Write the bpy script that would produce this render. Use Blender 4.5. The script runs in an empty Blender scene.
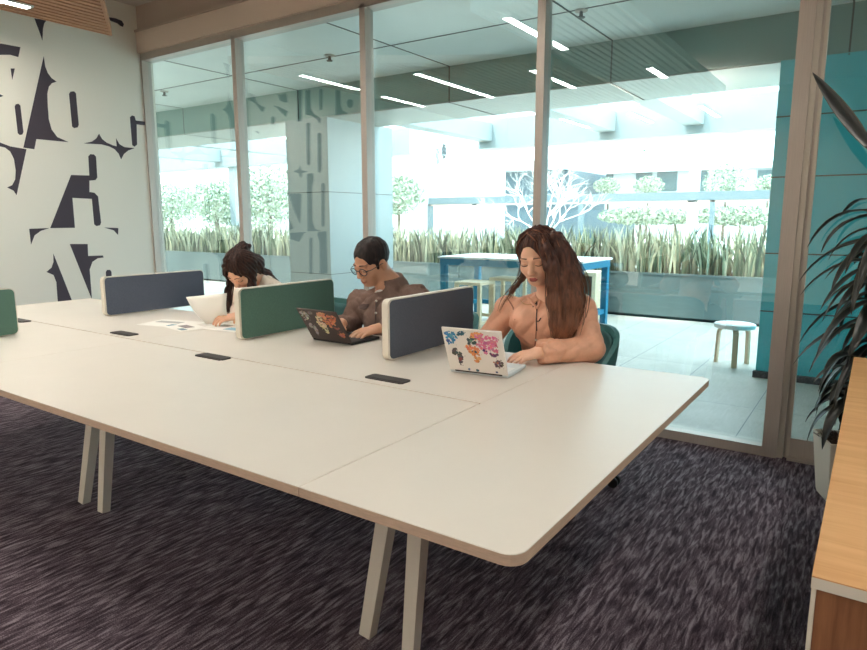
import bpy, bmesh, math, random
import numpy as np
from mathutils import Vector, Matrix
random.seed(7); np.random.seed(7)
PI = math.pi
SC = bpy.context.scene
COL = SC.collection

# ------------------------------------------------------------------ camera
F_PX, PITCH, YAW, CAM_H = 644.41, 0.162364, 0.600179, 1.29
cy, sy, cp, sp = math.cos(YAW), math.sin(YAW), math.cos(PITCH), math.sin(PITCH)
FW = Vector((-sy*cp, cy*cp, -sp)); RT = Vector((cy, sy, 0)); UP = RT.cross(FW)
EYE = Vector((0, 0, CAM_H))
def ray(x, y): return FW + RT*((x-433.5)/F_PX) - UP*((y-325)/F_PX)
def onY(x, y, Y): d = ray(x, y); return EYE + d*(Y/d.y)
def onZ(x, y, z): d = ray(x, y); return EYE + d*((z-CAM_H)/d.z)
def onX(x, y, X): d = ray(x, y); return EYE + d*(X/d.x)
cam_data = bpy.data.cameras.new('camera'); cam = bpy.data.objects.new('camera', cam_data); COL.objects.link(cam)
cam_data.sensor_width = 36; cam_data.lens = 36*F_PX/867; cam_data.clip_start = .02; cam_data.clip_end = 500
cam.matrix_world = Matrix.Translation(EYE) @ Matrix((RT, UP, -FW)).transposed().to_4x4()
SC.camera = cam

# ------------------------------------------------------------------ materials
def lin(c):
    c = c/255.0
    return c/12.92 if c <= .04045 else ((c+.055)/1.055)**2.4
def rgb(r, g, b): return (lin(r), lin(g), lin(b), 1)
class NT:
    def __init__(s, name):
        s.m = bpy.data.materials.new(name); s.m.use_nodes = True
        s.t = s.m.node_tree; s.b = s.t.nodes['Principled BSDF']; s.out = s.t.nodes['Material Output']
    def n(s, typ, **kw):
        x = s.t.nodes.new(typ)
        for k, v in kw.items(): setattr(x, k, v)
        return x
    def l(s, a, b): s.t.links.new(a, b)
    def coord(s, scale=(1, 1, 1), rot=(0, 0, 0), src='Object'):
        tc = s.n('ShaderNodeTexCoord'); mp = s.n('ShaderNodeMapping')
        mp.inputs['Scale'].default_value = scale; mp.inputs['Rotation'].default_value = rot
        s.l(tc.outputs[src], mp.inputs['Vector']); return mp.outputs['Vector']
    def noise(s, vec, scale, detail=3, rough=.5, dist=0):
        x = s.n('ShaderNodeTexNoise'); x.inputs['Scale'].default_value = scale; x.inputs['Detail'].default_value = detail
        x.inputs['Roughness'].default_value = rough; x.inputs['Distortion'].default_value = dist
        if vec is not None: s.l(vec, x.inputs['Vector'])
        return x.outputs['Fac']
    def ramp(s, fac, stops):
        r = s.n('ShaderNodeValToRGB'); e = r.color_ramp.elements
        while len(e) < len(stops): e.new(.5)
        for i, (p, c) in enumerate(stops): e[i].position = p; e[i].color = c
        s.l(fac, r.inputs['Fac']); return r.outputs['Color']
    def bump(s, h, strength=.3, dist=.01):
        b = s.n('ShaderNodeBump'); b.inputs['Strength'].default_value = strength; b.inputs['Distance'].default_value = dist
        s.l(h, b.inputs['Height']); s.l(b.outputs['Normal'], s.b.inputs['Normal'])
MATS = {}
def mat(name, c, rough=.6, metal=0, spec=.5, var=0, scale=20, stretch=(1, 1, 1), bump=0, bscale=200, bdist=.002, trans=0):
    if name in MATS: return MATS[name]
    t = NT(name); base = rgb(*c)
    t.b.inputs['Base Color'].default_value = base; t.b.inputs['Roughness'].default_value = rough
    t.b.inputs['Metallic'].default_value = metal; t.b.inputs['Specular IOR Level'].default_value = spec
    if var:
        v = t.coord(stretch); f = t.noise(v, scale, 4, .6)
        lo = tuple(max(0, x*(1-var)) for x in base[:3])+(1,); hi = tuple(min(1, x*(1+var)) for x in base[:3])+(1,)
        t.l(t.ramp(f, [(.3, lo), (.7, hi)]), t.b.inputs['Base Color'])
    if bump: t.bump(t.noise(t.coord(), bscale, 2), bump, bdist)
    MATS[name] = t.m; return t.m
def emit(name, c, strength):
    t = NT(name); t.b.inputs['Base Color'].default_value = (0, 0, 0, 1)
    t.b.inputs['Emission Color'].default_value = rgb(*c); t.b.inputs['Emission Strength'].default_value = strength
    MATS[name] = t.m; return t.m

def wood_mat(name, c1, c2, stretch, scale=6, rough=.45):
    t = NT(name); v = t.coord(stretch); f = t.noise(v, scale, 5, .6, .6)
    t.l(t.ramp(f, [(.3, rgb(*c1)), (.7, rgb(*c2))]), t.b.inputs['Base Color']); t.b.inputs['Roughness'].default_value = rough
    MATS[name] = t.m; return t.m
def carpet_mat():
    t = NT('carpet')
    v = t.coord((1, .13, 1)); f = t.noise(v, 70, 3, .6, .55)
    v2 = t.coord((1, 1, 1)); g = t.noise(v2, 260, 2); big = t.noise(v2, 1.2, 2)
    mx = t.n('ShaderNodeMath', operation='MULTIPLY_ADD'); t.l(g, mx.inputs[0]); mx.inputs[1].default_value = .5; t.l(f, mx.inputs[2])
    c = t.ramp(mx.outputs[0], [(.58, rgb(48, 38, 46)), (.76, rgb(94, 80, 89)), (.93, rgb(156, 144, 152))])
    hs = t.n('ShaderNodeHueSaturation'); t.l(c, hs.inputs['Color'])
    mr = t.n('ShaderNodeMapRange'); t.l(big, mr.inputs['Value']); mr.inputs['To Min'].default_value = .85; mr.inputs['To Max'].default_value = 1.15
    t.l(mr.outputs[0], hs.inputs['Value']); t.l(hs.outputs['Color'], t.b.inputs['Base Color'])
    t.b.inputs['Roughness'].default_value = .95; t.b.inputs['Specular IOR Level'].default_value = .15
    t.bump(mx.outputs[0], .6, .006); return t.m
def tile_mat():
    t = NT('terrace_tile'); v = t.coord((1, 1, 1))
    br = t.n('ShaderNodeTexBrick'); t.l(v, br.inputs['Vector']); br.offset = 0; br.inputs['Scale'].default_value = 1
    br.inputs['Brick Width'].default_value = .6; br.inputs['Row Height'].default_value = 1.2; br.inputs['Mortar Size'].default_value = .004
    br.inputs['Color1'].default_value = rgb(208, 200, 190); br.inputs['Color2'].default_value = rgb(200, 193, 184); br.inputs['Mortar'].default_value = rgb(140, 142, 140)
    n = t.noise(v, 5, 4); mx = t.n('ShaderNodeMix', data_type='RGBA', blend_type='MULTIPLY'); mx.inputs['Factor'].default_value = .3
    t.l(br.outputs['Color'], mx.inputs['A']); t.l(t.ramp(n, [(.3, rgb(205, 200, 190)), (.7, (1, 1, 1, 1))]), mx.inputs['B'])
    t.l(mx.outputs['Result'], t.b.inputs['Base Color']); t.b.inputs['Roughness'].default_value = .5
    return t.m
def glass_mat(name='tinted_glass', tint=(.93, .98, .98), f0=.14):
    t = NT(name); t.t.nodes.remove(t.b)
    tr = t.n('ShaderNodeBsdfTransparent'); tr.inputs['Color'].default_value = (*tint, 1)
    gl = t.n('ShaderNodeBsdfGlossy'); gl.inputs['Roughness'].default_value = 0.0; gl.inputs['Color'].default_value = (.92, .98, 1, 1)
    lw = t.n('ShaderNodeLayerWeight'); lw.inputs['Blend'].default_value = .5
    pw = t.n('ShaderNodeMath', operation='POWER'); t.l(lw.outputs['Facing'], pw.inputs[0]); pw.inputs[1].default_value = 5
    ma = t.n('ShaderNodeMath', operation='MULTIPLY_ADD'); t.l(pw.outputs[0], ma.inputs[0]); ma.inputs[1].default_value = 1-f0; ma.inputs[2].default_value = f0
    mx = t.n('ShaderNodeMixShader'); t.l(ma.outputs[0], mx.inputs[0]); t.l(tr.outputs[0], mx.inputs[1]); t.l(gl.outputs[0], mx.inputs[2])
    t.l(mx.outputs[0], t.out.inputs['Surface']); return t.m
def hair_mat(name, c1, c2, rough=.55, tip=None, z0=.3, z1=.7):
    t = NT(name); v = t.coord((1, 1, .12)); f = t.noise(v, 90, 3, .6)
    col = t.ramp(f, [(.35, rgb(*c1)), (.7, rgb(*c2))])
    if tip:                                       # dyed lighter ends
        sx = t.n('ShaderNodeSeparateXYZ'); t.l(t.coord(), sx.inputs[0]); mr = t.n('ShaderNodeMapRange'); t.l(sx.outputs['Z'], mr.inputs['Value'])
        mr.inputs['From Min'].default_value = z1; mr.inputs['From Max'].default_value = z0
        mx = t.n('ShaderNodeMix', data_type='RGBA'); t.l(mr.outputs[0], mx.inputs['Factor']); t.l(col, mx.inputs['A'])
        t.l(t.ramp(f, [(.35, rgb(*[int(q*.72) for q in tip])), (.7, rgb(*tip))]), mx.inputs['B']); col = mx.outputs['Result']
    t.l(col, t.b.inputs['Base Color']); t.b.inputs['Roughness'].default_value = rough; t.b.inputs['Specular IOR Level'].default_value = .3
    t.bump(f, .4, .004); return t.m
def skin_mat(name, c):
    t = NT(name); t.b.inputs['Base Color'].default_value = rgb(*c); t.b.inputs['Roughness'].default_value = .5
    t.b.inputs['Subsurface Weight'].default_value = .12; t.b.inputs['Subsurface Radius'].default_value = (.012, .005, .003)
    t.b.inputs['Subsurface Scale'].default_value = .5
    return t.m

M = {}
M['carpet'] = carpet_mat(); M['tile'] = tile_mat(); M['glass'] = glass_mat()
M['wall'] = mat('wall_paint', (246, 241, 229), .85)
M['wall2'] = mat('wall_paint_dim', (222, 212, 198), .85)
M['mural'] = mat('mural_ink', (74, 66, 76), .8)
M['bulk'] = mat('bulkhead_paint', (226, 206, 190), .8)
M['bulk2'] = mat('bulkhead_upper', (196, 176, 160), .85)
M['ceil'] = mat('ceiling_paint', (206, 196, 182), .9)
M['alu'] = mat('brushed_aluminium', (190, 178, 168), .45, .3, var=.06, scale=8, stretch=(30, 30, 1))
M['alu_light'] = mat('light_aluminium', (205, 195, 182), .45, .3)
M['table'] = mat('white_laminate', (230, 223, 213), .38, var=.015, scale=4)
M['edge'] = mat('plywood_edge', (206, 180, 158), .6, var=.1, scale=40, stretch=(1, 1, 8))
M['legwhite'] = mat('powder_coated_leg', (242, 236, 224), .5)
M['pod'] = mat('dark_plastic', (52, 46, 46), .5)
M['podedge'] = mat('pod_edge', (30, 27, 28), .6)
M['navy'] = mat('navy_felt', (92, 98, 112), .95, spec=.1, var=.18, scale=300, bump=.4, bscale=500)
M['slate'] = mat('slate_felt', (94, 98, 108), .95, spec=.1, var=.18, scale=300, bump=.4, bscale=500)
M['green'] = mat('green_felt', (98, 130, 118), .95, spec=.1, var=.15, scale=300, bump=.4, bscale=500)
M['cream'] = mat('cream_plastic', (228, 220, 206), .55)
M['white'] = mat('white_metal', (236, 238, 236), .5)
M['offwhite'] = mat('white_paint', (225, 232, 230), .6)
M['soffit'] = mat('soffit_panel', (236, 240, 236), .4, .0, var=.04, scale=2)
M['beam'] = mat('beam_cladding', (128, 160, 154), .45, .0, var=.05, scale=2)
M['seam'] = mat('dark_seam', (50, 56, 58), .8)
M['planter'] = mat('planter_zinc', (104, 118, 118), .5, .2, var=.08, scale=6, stretch=(1, 1, 6))
M['soil'] = mat('soil', (92, 72, 60), .95, var=.4, scale=60, bump=.8, bscale=60, bdist=.02)
M['teal'] = mat('teal_panel', (60, 200, 216), .4, .0, var=.05, scale=1.5)
M['bluesteel'] = mat('blue_steel', (20, 124, 160), .4)
M['birch'] = mat('birch_wood', (240, 220, 188), .5, var=.08, scale=10, stretch=(1, 1, 12))
M['birchleg'] = mat('birch_leg', (205, 178, 146), .5, var=.08, scale=10, stretch=(8, 8, 1))
M['chair'] = mat('teal_shell', (58, 112, 112), .55)
M['chairin'] = mat('teal_fabric', (58, 98, 98), .9, var=.15, scale=200, bump=.3, bscale=400)
M['black'] = mat('black_plastic', (22, 22, 24), .5)
M['oak'] = wood_mat('oak_top', (206, 152, 98), (226, 178, 124), (.7, 9, 1), 3.5, .42)
M['walnut'] = wood_mat('walnut_front', (120, 78, 52), (156, 106, 72), (14, 1, 1), 5, .5)
M['slat'] = wood_mat('slat_wood', (172, 122, 90), (196, 146, 110), (6, .6, 1), 5, .6)
M['slatdark'] = mat('slat_gap', (70, 50, 40), .9)
M['lamp'] = emit('lamp_diffuser', (255, 249, 238), 19)
M['leaf'] = mat('dracaena_leaf', (40, 42, 40), .32, var=.35, scale=14)
M['leafedge'] = mat('leaf_margin', (84, 82, 70), .5)
M['stem'] = mat('plant_stem', (84, 74, 60), .8, var=.3, scale=40)
M['pot'] = mat('stone_pot', (240, 232, 216), .6)
M['paper'] = mat('paper', (250, 247, 241), .8)
M['skinw'] = skin_mat('skin_warm', (236, 184, 154)); M['seam_b'] = mat('blouse_seam', (178, 116, 92), .6); M['skinm'] = skin_mat('skin_tan', (214, 158, 126))
M['lip'] = mat('lips', (178, 92, 84), .45); M['lipm'] = mat('lips_male', (196, 130, 106), .5)
M['dark'] = mat('lash_brow', (48, 34, 30), .7); M['nail'] = mat('nail_polish', (120, 50, 50), .3)
M['hair1'] = hair_mat('brown_hair', (48, 28, 25), (92, 56, 44), tip=(158, 106, 78)); M['hair1b'] = hair_mat('auburn_hair', (104, 64, 46), (146, 96, 68), tip=(190, 136, 100))
M['hair2'] = hair_mat('black_hair', (24, 17, 18), (52, 38, 36)); M['hair3'] = hair_mat('dark_brown_hair', (34, 20, 18), (74, 46, 38))
M['blouse'] = mat('blush_satin', (230, 172, 142), .48, spec=.4, var=.1, scale=16, bump=.15, bscale=40, bdist=.01)
M['shirt'] = mat('brown_twill', (128, 104, 94), .85, spec=.2, var=.12, scale=40, stretch=(3, 3, .5), bump=.25, bscale=260)
M['shirtd'] = mat('brown_twill_seam', (92, 72, 66), .85)
M['creamtop'] = mat('cream_knit', (232, 216, 200), .85, bump=.3, bscale=200)
M['jeans'] = mat('dark_trousers', (46, 50, 62), .9)
M['shoe'] = mat('dark_shoe', (36, 32, 32), .6)
M['gold'] = mat('thin_gold', (198, 152, 96), .3, 1)
M['lens'] = glass_mat('spectacle_lens', (.995, .998, .998), .02)
M['frame'] = mat('spectacle_frame', (70, 84, 86), .35, .6)
M['ribbon'] = mat('dark_piping', (62, 34, 30), .6)

# ------------------------------------------------------------------ mesh helpers
def tag(o, label, cat, group=None, kind=None):
    o['label'] = label; o['category'] = cat
    if group: o['group'] = group
    if kind: o['kind'] = kind
    return o
def thing(name, loc, label, cat, group=None, rz=0):
    o = bpy.data.objects.new(name, None); COL.objects.link(o); o.location = loc; o.rotation_euler = (0, 0, rz)
    o.empty_display_size = .1
    return tag(o, label, cat, group)
class MB:
    """collects geometry (world or local coordinates) for ONE mesh object"""
    def __init__(s): s.v = []; s.f = []; s.mi = []; s.cur = 0; s.smooth = []; s.sm = False
    def add(s, vs, fs):
        o = len(s.v); s.v += [tuple(v) for v in vs]
        for f in fs: s.f.append([i+o for i in f]); s.mi.append(s.cur); s.smooth.append(s.sm)
    def box(s, c, size, R=None, bevel=0):
        bm = bmesh.new(); bmesh.ops.create_cube(bm, size=1)
        for v in bm.verts: v.co = Vector((v.co.x*size[0], v.co.y*size[1], v.co.z*size[2]))
        if bevel: bmesh.ops.bevel(bm, geom=bm.edges[:], offset=bevel, segments=2, affect='EDGES', profile=.5)
        R = R or Matrix.Identity(3)
        s.addbm(bm, lambda p: R @ p + Vector(c))
    def addbm(s, bm, fn=None):
        bm.verts.index_update(); vs = [fn(v.co) if fn else v.co for v in bm.verts]
        s.add([tuple(v) for v in vs], [[v.index for v in f.verts] for f in bm.faces]); bm.free()
    def span(s, a, b, bevel=0):
        a, b = Vector(a), Vector(b); s.box((a+b)/2, [abs(x) for x in (b-a)], None, bevel)
    def bar(s, a, b, w, h, w2=None, h2=None, up=(0, 0, 1)):
        a, b = Vector(a), Vector(b); d = (b-a).normalized(); u = Vector(up)
        if abs(d.dot(u)) > .98: u = Vector((0, 1, 0))
        x = d.cross(u).normalized(); y = x.cross(d)
        w2 = w if w2 is None else w2; h2 = h if h2 is None else h2
        vs = []
        for p, ww, hh in ((a, w, h), (b, w2, h2)):
            for i, j in ((-1, -1), (1, -1), (1, 1), (-1, 1)): vs.append(p+x*(i*ww/2)+y*(j*hh/2))
        s.add(vs, [(3, 2, 1, 0), (4, 5, 6, 7), (0, 1, 5, 4), (1, 2, 6, 5), (2, 3, 7, 6), (3, 0, 4, 7)])
    def tube(s, pts, r, n=8, cap=True):
        pts = [Vector(p) for p in pts]; rs = r if isinstance(r, (list, tuple)) else [r]*len(pts)
        vs = []; ref = None
        for i, p in enumerate(pts):
            d = (pts[min(i+1, len(pts)-1)]-pts[max(i-1, 0)]).normalized()
            if ref is None: ref = Vector((0, 0, 1)) if abs(d.z) < .9 else Vector((1, 0, 0))
            x = d.cross(ref); x = x.normalized() if x.length > 1e-6 else d.orthogonal().normalized(); y = x.cross(d); ref = y
            for k in range(n):
                a = 2*PI*k/n; vs.append(p+x*(math.cos(a)*rs[i])+y*(math.sin(a)*rs[i]))
        fs = []
        for i in range(len(pts)-1):
            for k in range(n): fs.append((i*n+k, i*n+(k+1) % n, (i+1)*n+(k+1) % n, (i+1)*n+k))
        if cap: fs += [tuple(range(n))[::-1], tuple(range((len(pts)-1)*n, len(pts)*n))]
        s.add(vs, fs)
    def lathe(s, prof, c, n=32):
        vs = []; fs = []
        for (r, z) in prof:
            for k in range(n): a = 2*PI*k/n; vs.append((c[0]+r*math.cos(a), c[1]+r*math.sin(a), c[2]+z))
        for i in range(len(prof)-1):
            for k in range(n): fs.append((i*n+k, i*n+(k+1) % n, (i+1)*n+(k+1) % n, (i+1)*n+k))
        fs += [tuple(range(n))[::-1], tuple(range((len(prof)-1)*n, len(prof)*n))]
        s.add(vs, fs)
    def prism(s, poly, ext):
        """poly: list of 3-D points in one plane, extruded by vector ext"""
        e = Vector(ext); n = len(poly); vs = [Vector(p) for p in poly]+[Vector(p)+e for p in poly]
        s.add(vs, [tuple(range(n))[::-1], tuple(range(n, 2*n))]+[(i, (i+1) % n, n+(i+1) % n, n+i) for i in range(n)])
    def sheet(s, rows):
        n = len(rows[0]); vs = [p for r in rows for p in r]
        s.add(vs, [(i*n+j, i*n+j+1, (i+1)*n+j+1, (i+1)*n+j) for i in range(len(rows)-1) for j in range(n-1)])
    def build(s, name, mats, parent=None, smooth=None, fix=True):
        if not isinstance(mats, (list, tuple)): mats = [mats]
        off = Vector((0, 0, 0))
        if parent is not None:
            p = parent
            while p is not None: off += p.location; p = p.parent
        me = bpy.data.meshes.new(name); me.from_pydata([tuple(Vector(v)-off) for v in s.v], [], s.f)
        for m in mats: me.materials.append(m)
        me.polygons.foreach_set('material_index', s.mi)
        me.polygons.foreach_set('use_smooth', [smooth if smooth is not None else x for x in s.smooth])
        me.update()
        if fix:
            bm = bmesh.new(); bm.from_mesh(me); bmesh.ops.recalc_face_normals(bm, faces=bm.faces); bm.to_mesh(me); bm.free()
        o = bpy.data.objects.new(name, me); COL.objects.link(o)
        if parent is not None: o.parent = parent
        return o
def struct(name, mb, m, parent=None, smooth=None):
    o = mb.build(name, m, parent, smooth)
    if parent is None: o['kind'] = 'structure'
    return o
def span(name, a, b, m, parent=None, bevel=0, st=False):
    mb = MB(); mb.span(a, b, bevel); o = mb.build(name, m, parent)
    if st and parent is None: o['kind'] = 'structure'
    return o
def dup(root, loc, label, group=None, rz=None):
    r = root.copy(); COL.objects.link(r); r.location = loc
    if rz is not None: r.rotation_euler = (0, 0, rz)
    r['label'] = label
    if group: r['group'] = group
    for ch in list(root.children):
        c = ch.copy(); COL.objects.link(c); c.parent = r
        for g in list(ch.children):
            d = g.copy(); COL.objects.link(d); d.parent = c
    return r
def arcpts(c, r, a0, a1, n): return [(c[0]+r*math.cos(a0+(a1-a0)*i/n), c[1]+r*math.sin(a0+(a1-a0)*i/n)) for i in range(n+1)]
def rrect(x0, y0, x1, y1, r, n=5):
    return arcpts((x1-r, y0+r), r, -PI/2, 0, n)+arcpts((x1-r, y1-r), r, 0, PI/2, n)+arcpts((x0+r, y1-r), r, PI/2, PI, n)+arcpts((x0+r, y0+r), r, PI, 1.5*PI, n)
def catmull(pts, n=8):
    pts = [Vector(p) for p in pts]; P = [2*pts[0]-pts[1]]+pts+[2*pts[-1]-pts[-2]]; out = []
    for i in range(1, len(P)-2):
        for k in range(n):
            t = k/n; a, b, c, d = P[i-1], P[i], P[i+1], P[i+2]
            out.append(.5*((2*b)+(c-a)*t+(2*a-5*b+4*c-d)*t*t+(3*b-a-3*c+d)*t**3))
    out.append(pts[-1]); return out

# ------------------------------------------------------------------ room shell
GY = 3.83; GLY = 3.895; WX = -6.07; RX = 3.2; BY = -3.6; CZ = 3.3
span('floor', (WX-.1, BY-.1, -.08), (RX+.1, GY+.13, 0), M['carpet'], st=True)
span('ceiling', (WX-.1, BY-.1, CZ), (RX+.1, GY+.2, CZ+.1), M['ceil'], st=True)
wall_l = span('wall_left', (WX-.12, BY-.1, 0), (WX, GY+.13, CZ), M['wall'], st=True)
span('wall_right', (RX, BY-.1, 0), (RX+.12, GY+.13, CZ), M['wall2'], st=True)
span('wall_back', (WX, BY-.12, 0), (RX, BY, CZ), M['wall2'], st=True)
# header over the glazing
HZ = 2.84
span('trim_1', (WX, GY-.03, HZ+.035), (RX, GLY+.1, 3.075), M['bulk'], st=True)
span('trim_2', (WX, GY-.045, 3.062), (RX, GY-.03, 3.082), M['bulk2'], st=True)
span('trim_3', (WX, GY-.01, 3.075), (RX, GLY+.1, CZ), M['bulk2'], st=True)
span('trim_4', (WX, GY, HZ-.03), (RX, GLY+.06, HZ+.036), M['alu'], st=True)
span('trim_5', (WX, GY, 0), (-.42, GLY+.03, .055), M['alu'], st=True)
# mullions
MUL = [(-6.07, -6.05), (-4.722, -4.672), (-3.28, -3.228), (-1.848, -1.795), (-.425, -.352)]
for i, (a, b) in enumerate(MUL):
    span('trim_%d' % (6+i), (a, GY, 0 if i == 4 else .05), (b, GLY+.03, HZ), M['alu'], st=True)
for i in range(4):
    span('window_%d' % (i+1), (MUL[i][1], GLY-.006, .05), (MUL[i+1][0], GLY+.006, HZ-.02), M['glass'], st=True)
# fixed side light / door right of the wide mullion
span('trim_11', (-.352, GY+.02, 0), (-.325, GLY, HZ), M['alu_light'], st=True)
span('trim_12', (-.325, GY+.05, 0), (-.312, GLY+.02, HZ), M['alu'], st=True)
d1 = span('door_1', (-.312, GLY-.02, 0), (-.296, GLY+.02, HZ-.02), M['alu_light'], st=True)
span('bottom_rail', (-.296, GLY-.02, .005), (.9, GLY+.02, .115), M['alu'], d1)
span('frame_stile', (.9, GLY-.02, 0), (.96, GLY+.02, HZ-.02), M['alu'], d1)
span('door_glass', (-.296, GLY-.006, .115), (.9, GLY+.006, HZ-.02), M['glass'], d1)
span('trim_13', (-.302, GY, 0), (1.0, GLY+.03, .012), M['alu'], st=True)
span('trim_14', (.96, GY, 0), (1.03, GLY+.03, HZ), M['alu'], st=True)
span('window_5', (1.03, GLY-.006, .05), (RX, GLY+.006, HZ-.02), M['glass'], st=True)
span('trim_15', (1.03, GY, 0), (RX, GLY+.03, .055), M['alu'], st=True)

# ---- mural on the left wall: dark ink shapes, 1.5 mm proud of the paint
def murpt(px, py): p = onX(px, py, WX); return (p.y, p.z)
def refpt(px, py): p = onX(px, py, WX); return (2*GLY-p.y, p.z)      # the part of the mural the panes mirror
Z1 = 3.941
A_ = lambda pts: [murpt(x/Z1, y/Z1) for x, y in pts]
B_ = lambda pts: [murpt(x/Z1, 140+y/Z1) for x, y in pts]
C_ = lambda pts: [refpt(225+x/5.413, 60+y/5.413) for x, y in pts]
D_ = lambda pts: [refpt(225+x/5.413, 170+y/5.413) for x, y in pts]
MUR = [
 A_([(135, 72), (183, 80), (174, 92), (169, 112), (167, 160), (155, 125)]),
 A_([(-20, 172), (5, 172), (80, 186), (72, 225), (40, 216), (0, 216), (-20, 220)]),
 A_([(42, 270), (58, 270), (48, 315)]),
 A_([(-20, 368), (0, 372), (13, 378), (0, 383), (-20, 386)]),
 A_([(58, 420), (62, 411), (72, 409), (80, 416), (92, 520), (88, 530), (78, 532), (70, 525)]),
 A_([(172, 222), (178, 262), (188, 288), (203, 308), (223, 322), (204, 328), (192, 342), (186, 370), (188, 420), (192, 470), (203, 510), (225, 540), (270, 560), (143, 548), (135, 588), (92, 582)]),
 A_([(-20, 550), (0, 562), (40, 577), (104, 588)])+B_([(65, 217), (54, 200), (28, 187), (48, 178), (60, 155), (62, 120), (55, 75), (40, 45), (20, 30), (-20, 20)]),
 A_([(272, 370), (278, 361), (292, 360), (299, 368), (310, 492), (306, 502), (292, 505), (284, 498)]),
 A_([(330, 565), (362, 558), (380, 545), (390, 527), (402, 548), (420, 562), (445, 573), (460, 577), (457, 545), (470, 568), (490, 580), (530, 584), (505, 593), (488, 607), (477, 628), (468, 606), (452, 588), (430, 577), (400, 569)]),
 A_([(512, 462), (520, 455), (530, 458), (535, 475), (575, 480), (575, 494), (538, 490), (540, 570), (530, 578), (521, 572)]),
 A_([(428, 68), (455, 72), (480, 82), (488, 96), (484, 106), (474, 102), (462, 92), (430, 80)]),
 B_([(348, 64), (356, 56), (370, 57), (378, 66), (383, 148), (376, 158), (352, 160), (352, 205), (372, 208), (386, 222), (398, 325), (394, 336), (380, 339), (371, 332), (362, 232), (285, 228), (295, 346), (198, 347), (280, 138), (352, 140)]),
 B_([(115, 350), (195, 347), (160, 358), (136, 376), (122, 412)]),
 B_([(410, 345), (466, 347), (465, 374), (448, 356)]),
 B_([(275, 410), (345, 410), (347, 457), (405, 455), (408, 463), (385, 466), (364, 480), (353, 510), (362, 628)]),
 B_([(210, 448), (245, 535), (290, 650), (298, 690), (230, 690), (228, 640), (222, 560), (211, 532), (183, 520), (203, 503), (211, 480)]),
 B_([(417, 520), (422, 512), (434, 512), (439, 520), (442, 600), (420, 600)]),
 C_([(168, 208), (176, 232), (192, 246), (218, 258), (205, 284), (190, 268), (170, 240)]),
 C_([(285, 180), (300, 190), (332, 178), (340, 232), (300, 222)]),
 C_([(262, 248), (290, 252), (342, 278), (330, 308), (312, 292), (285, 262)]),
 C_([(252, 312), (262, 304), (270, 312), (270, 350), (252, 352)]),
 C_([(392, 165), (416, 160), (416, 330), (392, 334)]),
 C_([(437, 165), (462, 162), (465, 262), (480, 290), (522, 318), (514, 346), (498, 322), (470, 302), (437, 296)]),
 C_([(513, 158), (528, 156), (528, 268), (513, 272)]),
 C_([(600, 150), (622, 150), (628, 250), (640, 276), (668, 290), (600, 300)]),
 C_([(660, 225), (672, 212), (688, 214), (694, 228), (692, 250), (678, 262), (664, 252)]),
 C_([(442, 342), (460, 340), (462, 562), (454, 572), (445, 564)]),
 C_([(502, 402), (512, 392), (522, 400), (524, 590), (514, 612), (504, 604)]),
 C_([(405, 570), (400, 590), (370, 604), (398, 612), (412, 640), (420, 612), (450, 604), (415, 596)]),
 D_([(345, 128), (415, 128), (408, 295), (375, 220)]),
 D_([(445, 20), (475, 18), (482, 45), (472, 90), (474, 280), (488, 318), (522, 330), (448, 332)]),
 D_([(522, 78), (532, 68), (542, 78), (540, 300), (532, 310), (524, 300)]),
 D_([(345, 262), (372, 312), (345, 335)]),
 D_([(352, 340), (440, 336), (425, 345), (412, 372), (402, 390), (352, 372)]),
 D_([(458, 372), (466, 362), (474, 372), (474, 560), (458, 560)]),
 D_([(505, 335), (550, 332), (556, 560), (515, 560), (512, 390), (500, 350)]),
]
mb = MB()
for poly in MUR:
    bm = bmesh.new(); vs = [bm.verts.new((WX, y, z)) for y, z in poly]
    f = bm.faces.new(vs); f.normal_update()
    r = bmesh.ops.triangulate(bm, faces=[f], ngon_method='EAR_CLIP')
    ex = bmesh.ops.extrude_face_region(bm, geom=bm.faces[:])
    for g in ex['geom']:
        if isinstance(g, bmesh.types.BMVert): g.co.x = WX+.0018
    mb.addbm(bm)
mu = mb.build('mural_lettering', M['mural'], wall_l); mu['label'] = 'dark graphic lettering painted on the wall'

# ---- slatted ceiling rafts with linear lamps, the first of timber
def raft(name, poly, z, ms=None, md=None):
    ms = ms or M['slat']; md = md or M['slatdark']
    mbx = MB(); mbx.prism([(x, y, z+.035) for x, y in poly], (0, 0, .03))
    r = struct(name, mbx, md)
    n = len(poly)
    ed = MB()
    for i in range(n):
        a, b = poly[i], poly[(i+1) % n]; ed.bar((*a, z+.035), (*b, z+.035), .02, .075)
    ed.build('raft_rim', ms, r)
    sl = MB(); xs = [p[0] for p in poly]; x = min(xs)+.045
    while x < max(xs)-.02:
        ys = []
        for i in range(n):
            (x0, y0), (x1, y1) = poly[i], poly[(i+1) % n]
            if (x0-x)*(x1-x) < 0: ys.append(y0+(y1-y0)*(x-x0)/(x1-x0))
        if len(ys) == 2: sl.box((x, sum(ys)/2, z+.018), (.05, abs(ys[0]-ys[1])-.01, .035))
        x += .076
    sl.build('slats', ms, r); return r
raft('ceiling_raft', [(-5.6, 3.275), (-2.9, 1.52), (-2.9, -1.2), (-5.6, -1.2)], 2.85)
raft('ceiling_raft', [(-2.72, 3.3), (-1.75, 3.3), (-1.75, -1.2), (-2.72, -1.2)], 2.86, M['offwhite'], M['alu_light'])  # unseen raft, made pale to brighten the ceiling mirrored in the panes
raft('ceiling_raft', [(.1, 3.1), (2.4, 3.1), (2.4, -3.0), (.1, -3.0)], 2.86, M['offwhite'], M['alu_light'])  # also out of view and pale to lift the reflections
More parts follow.
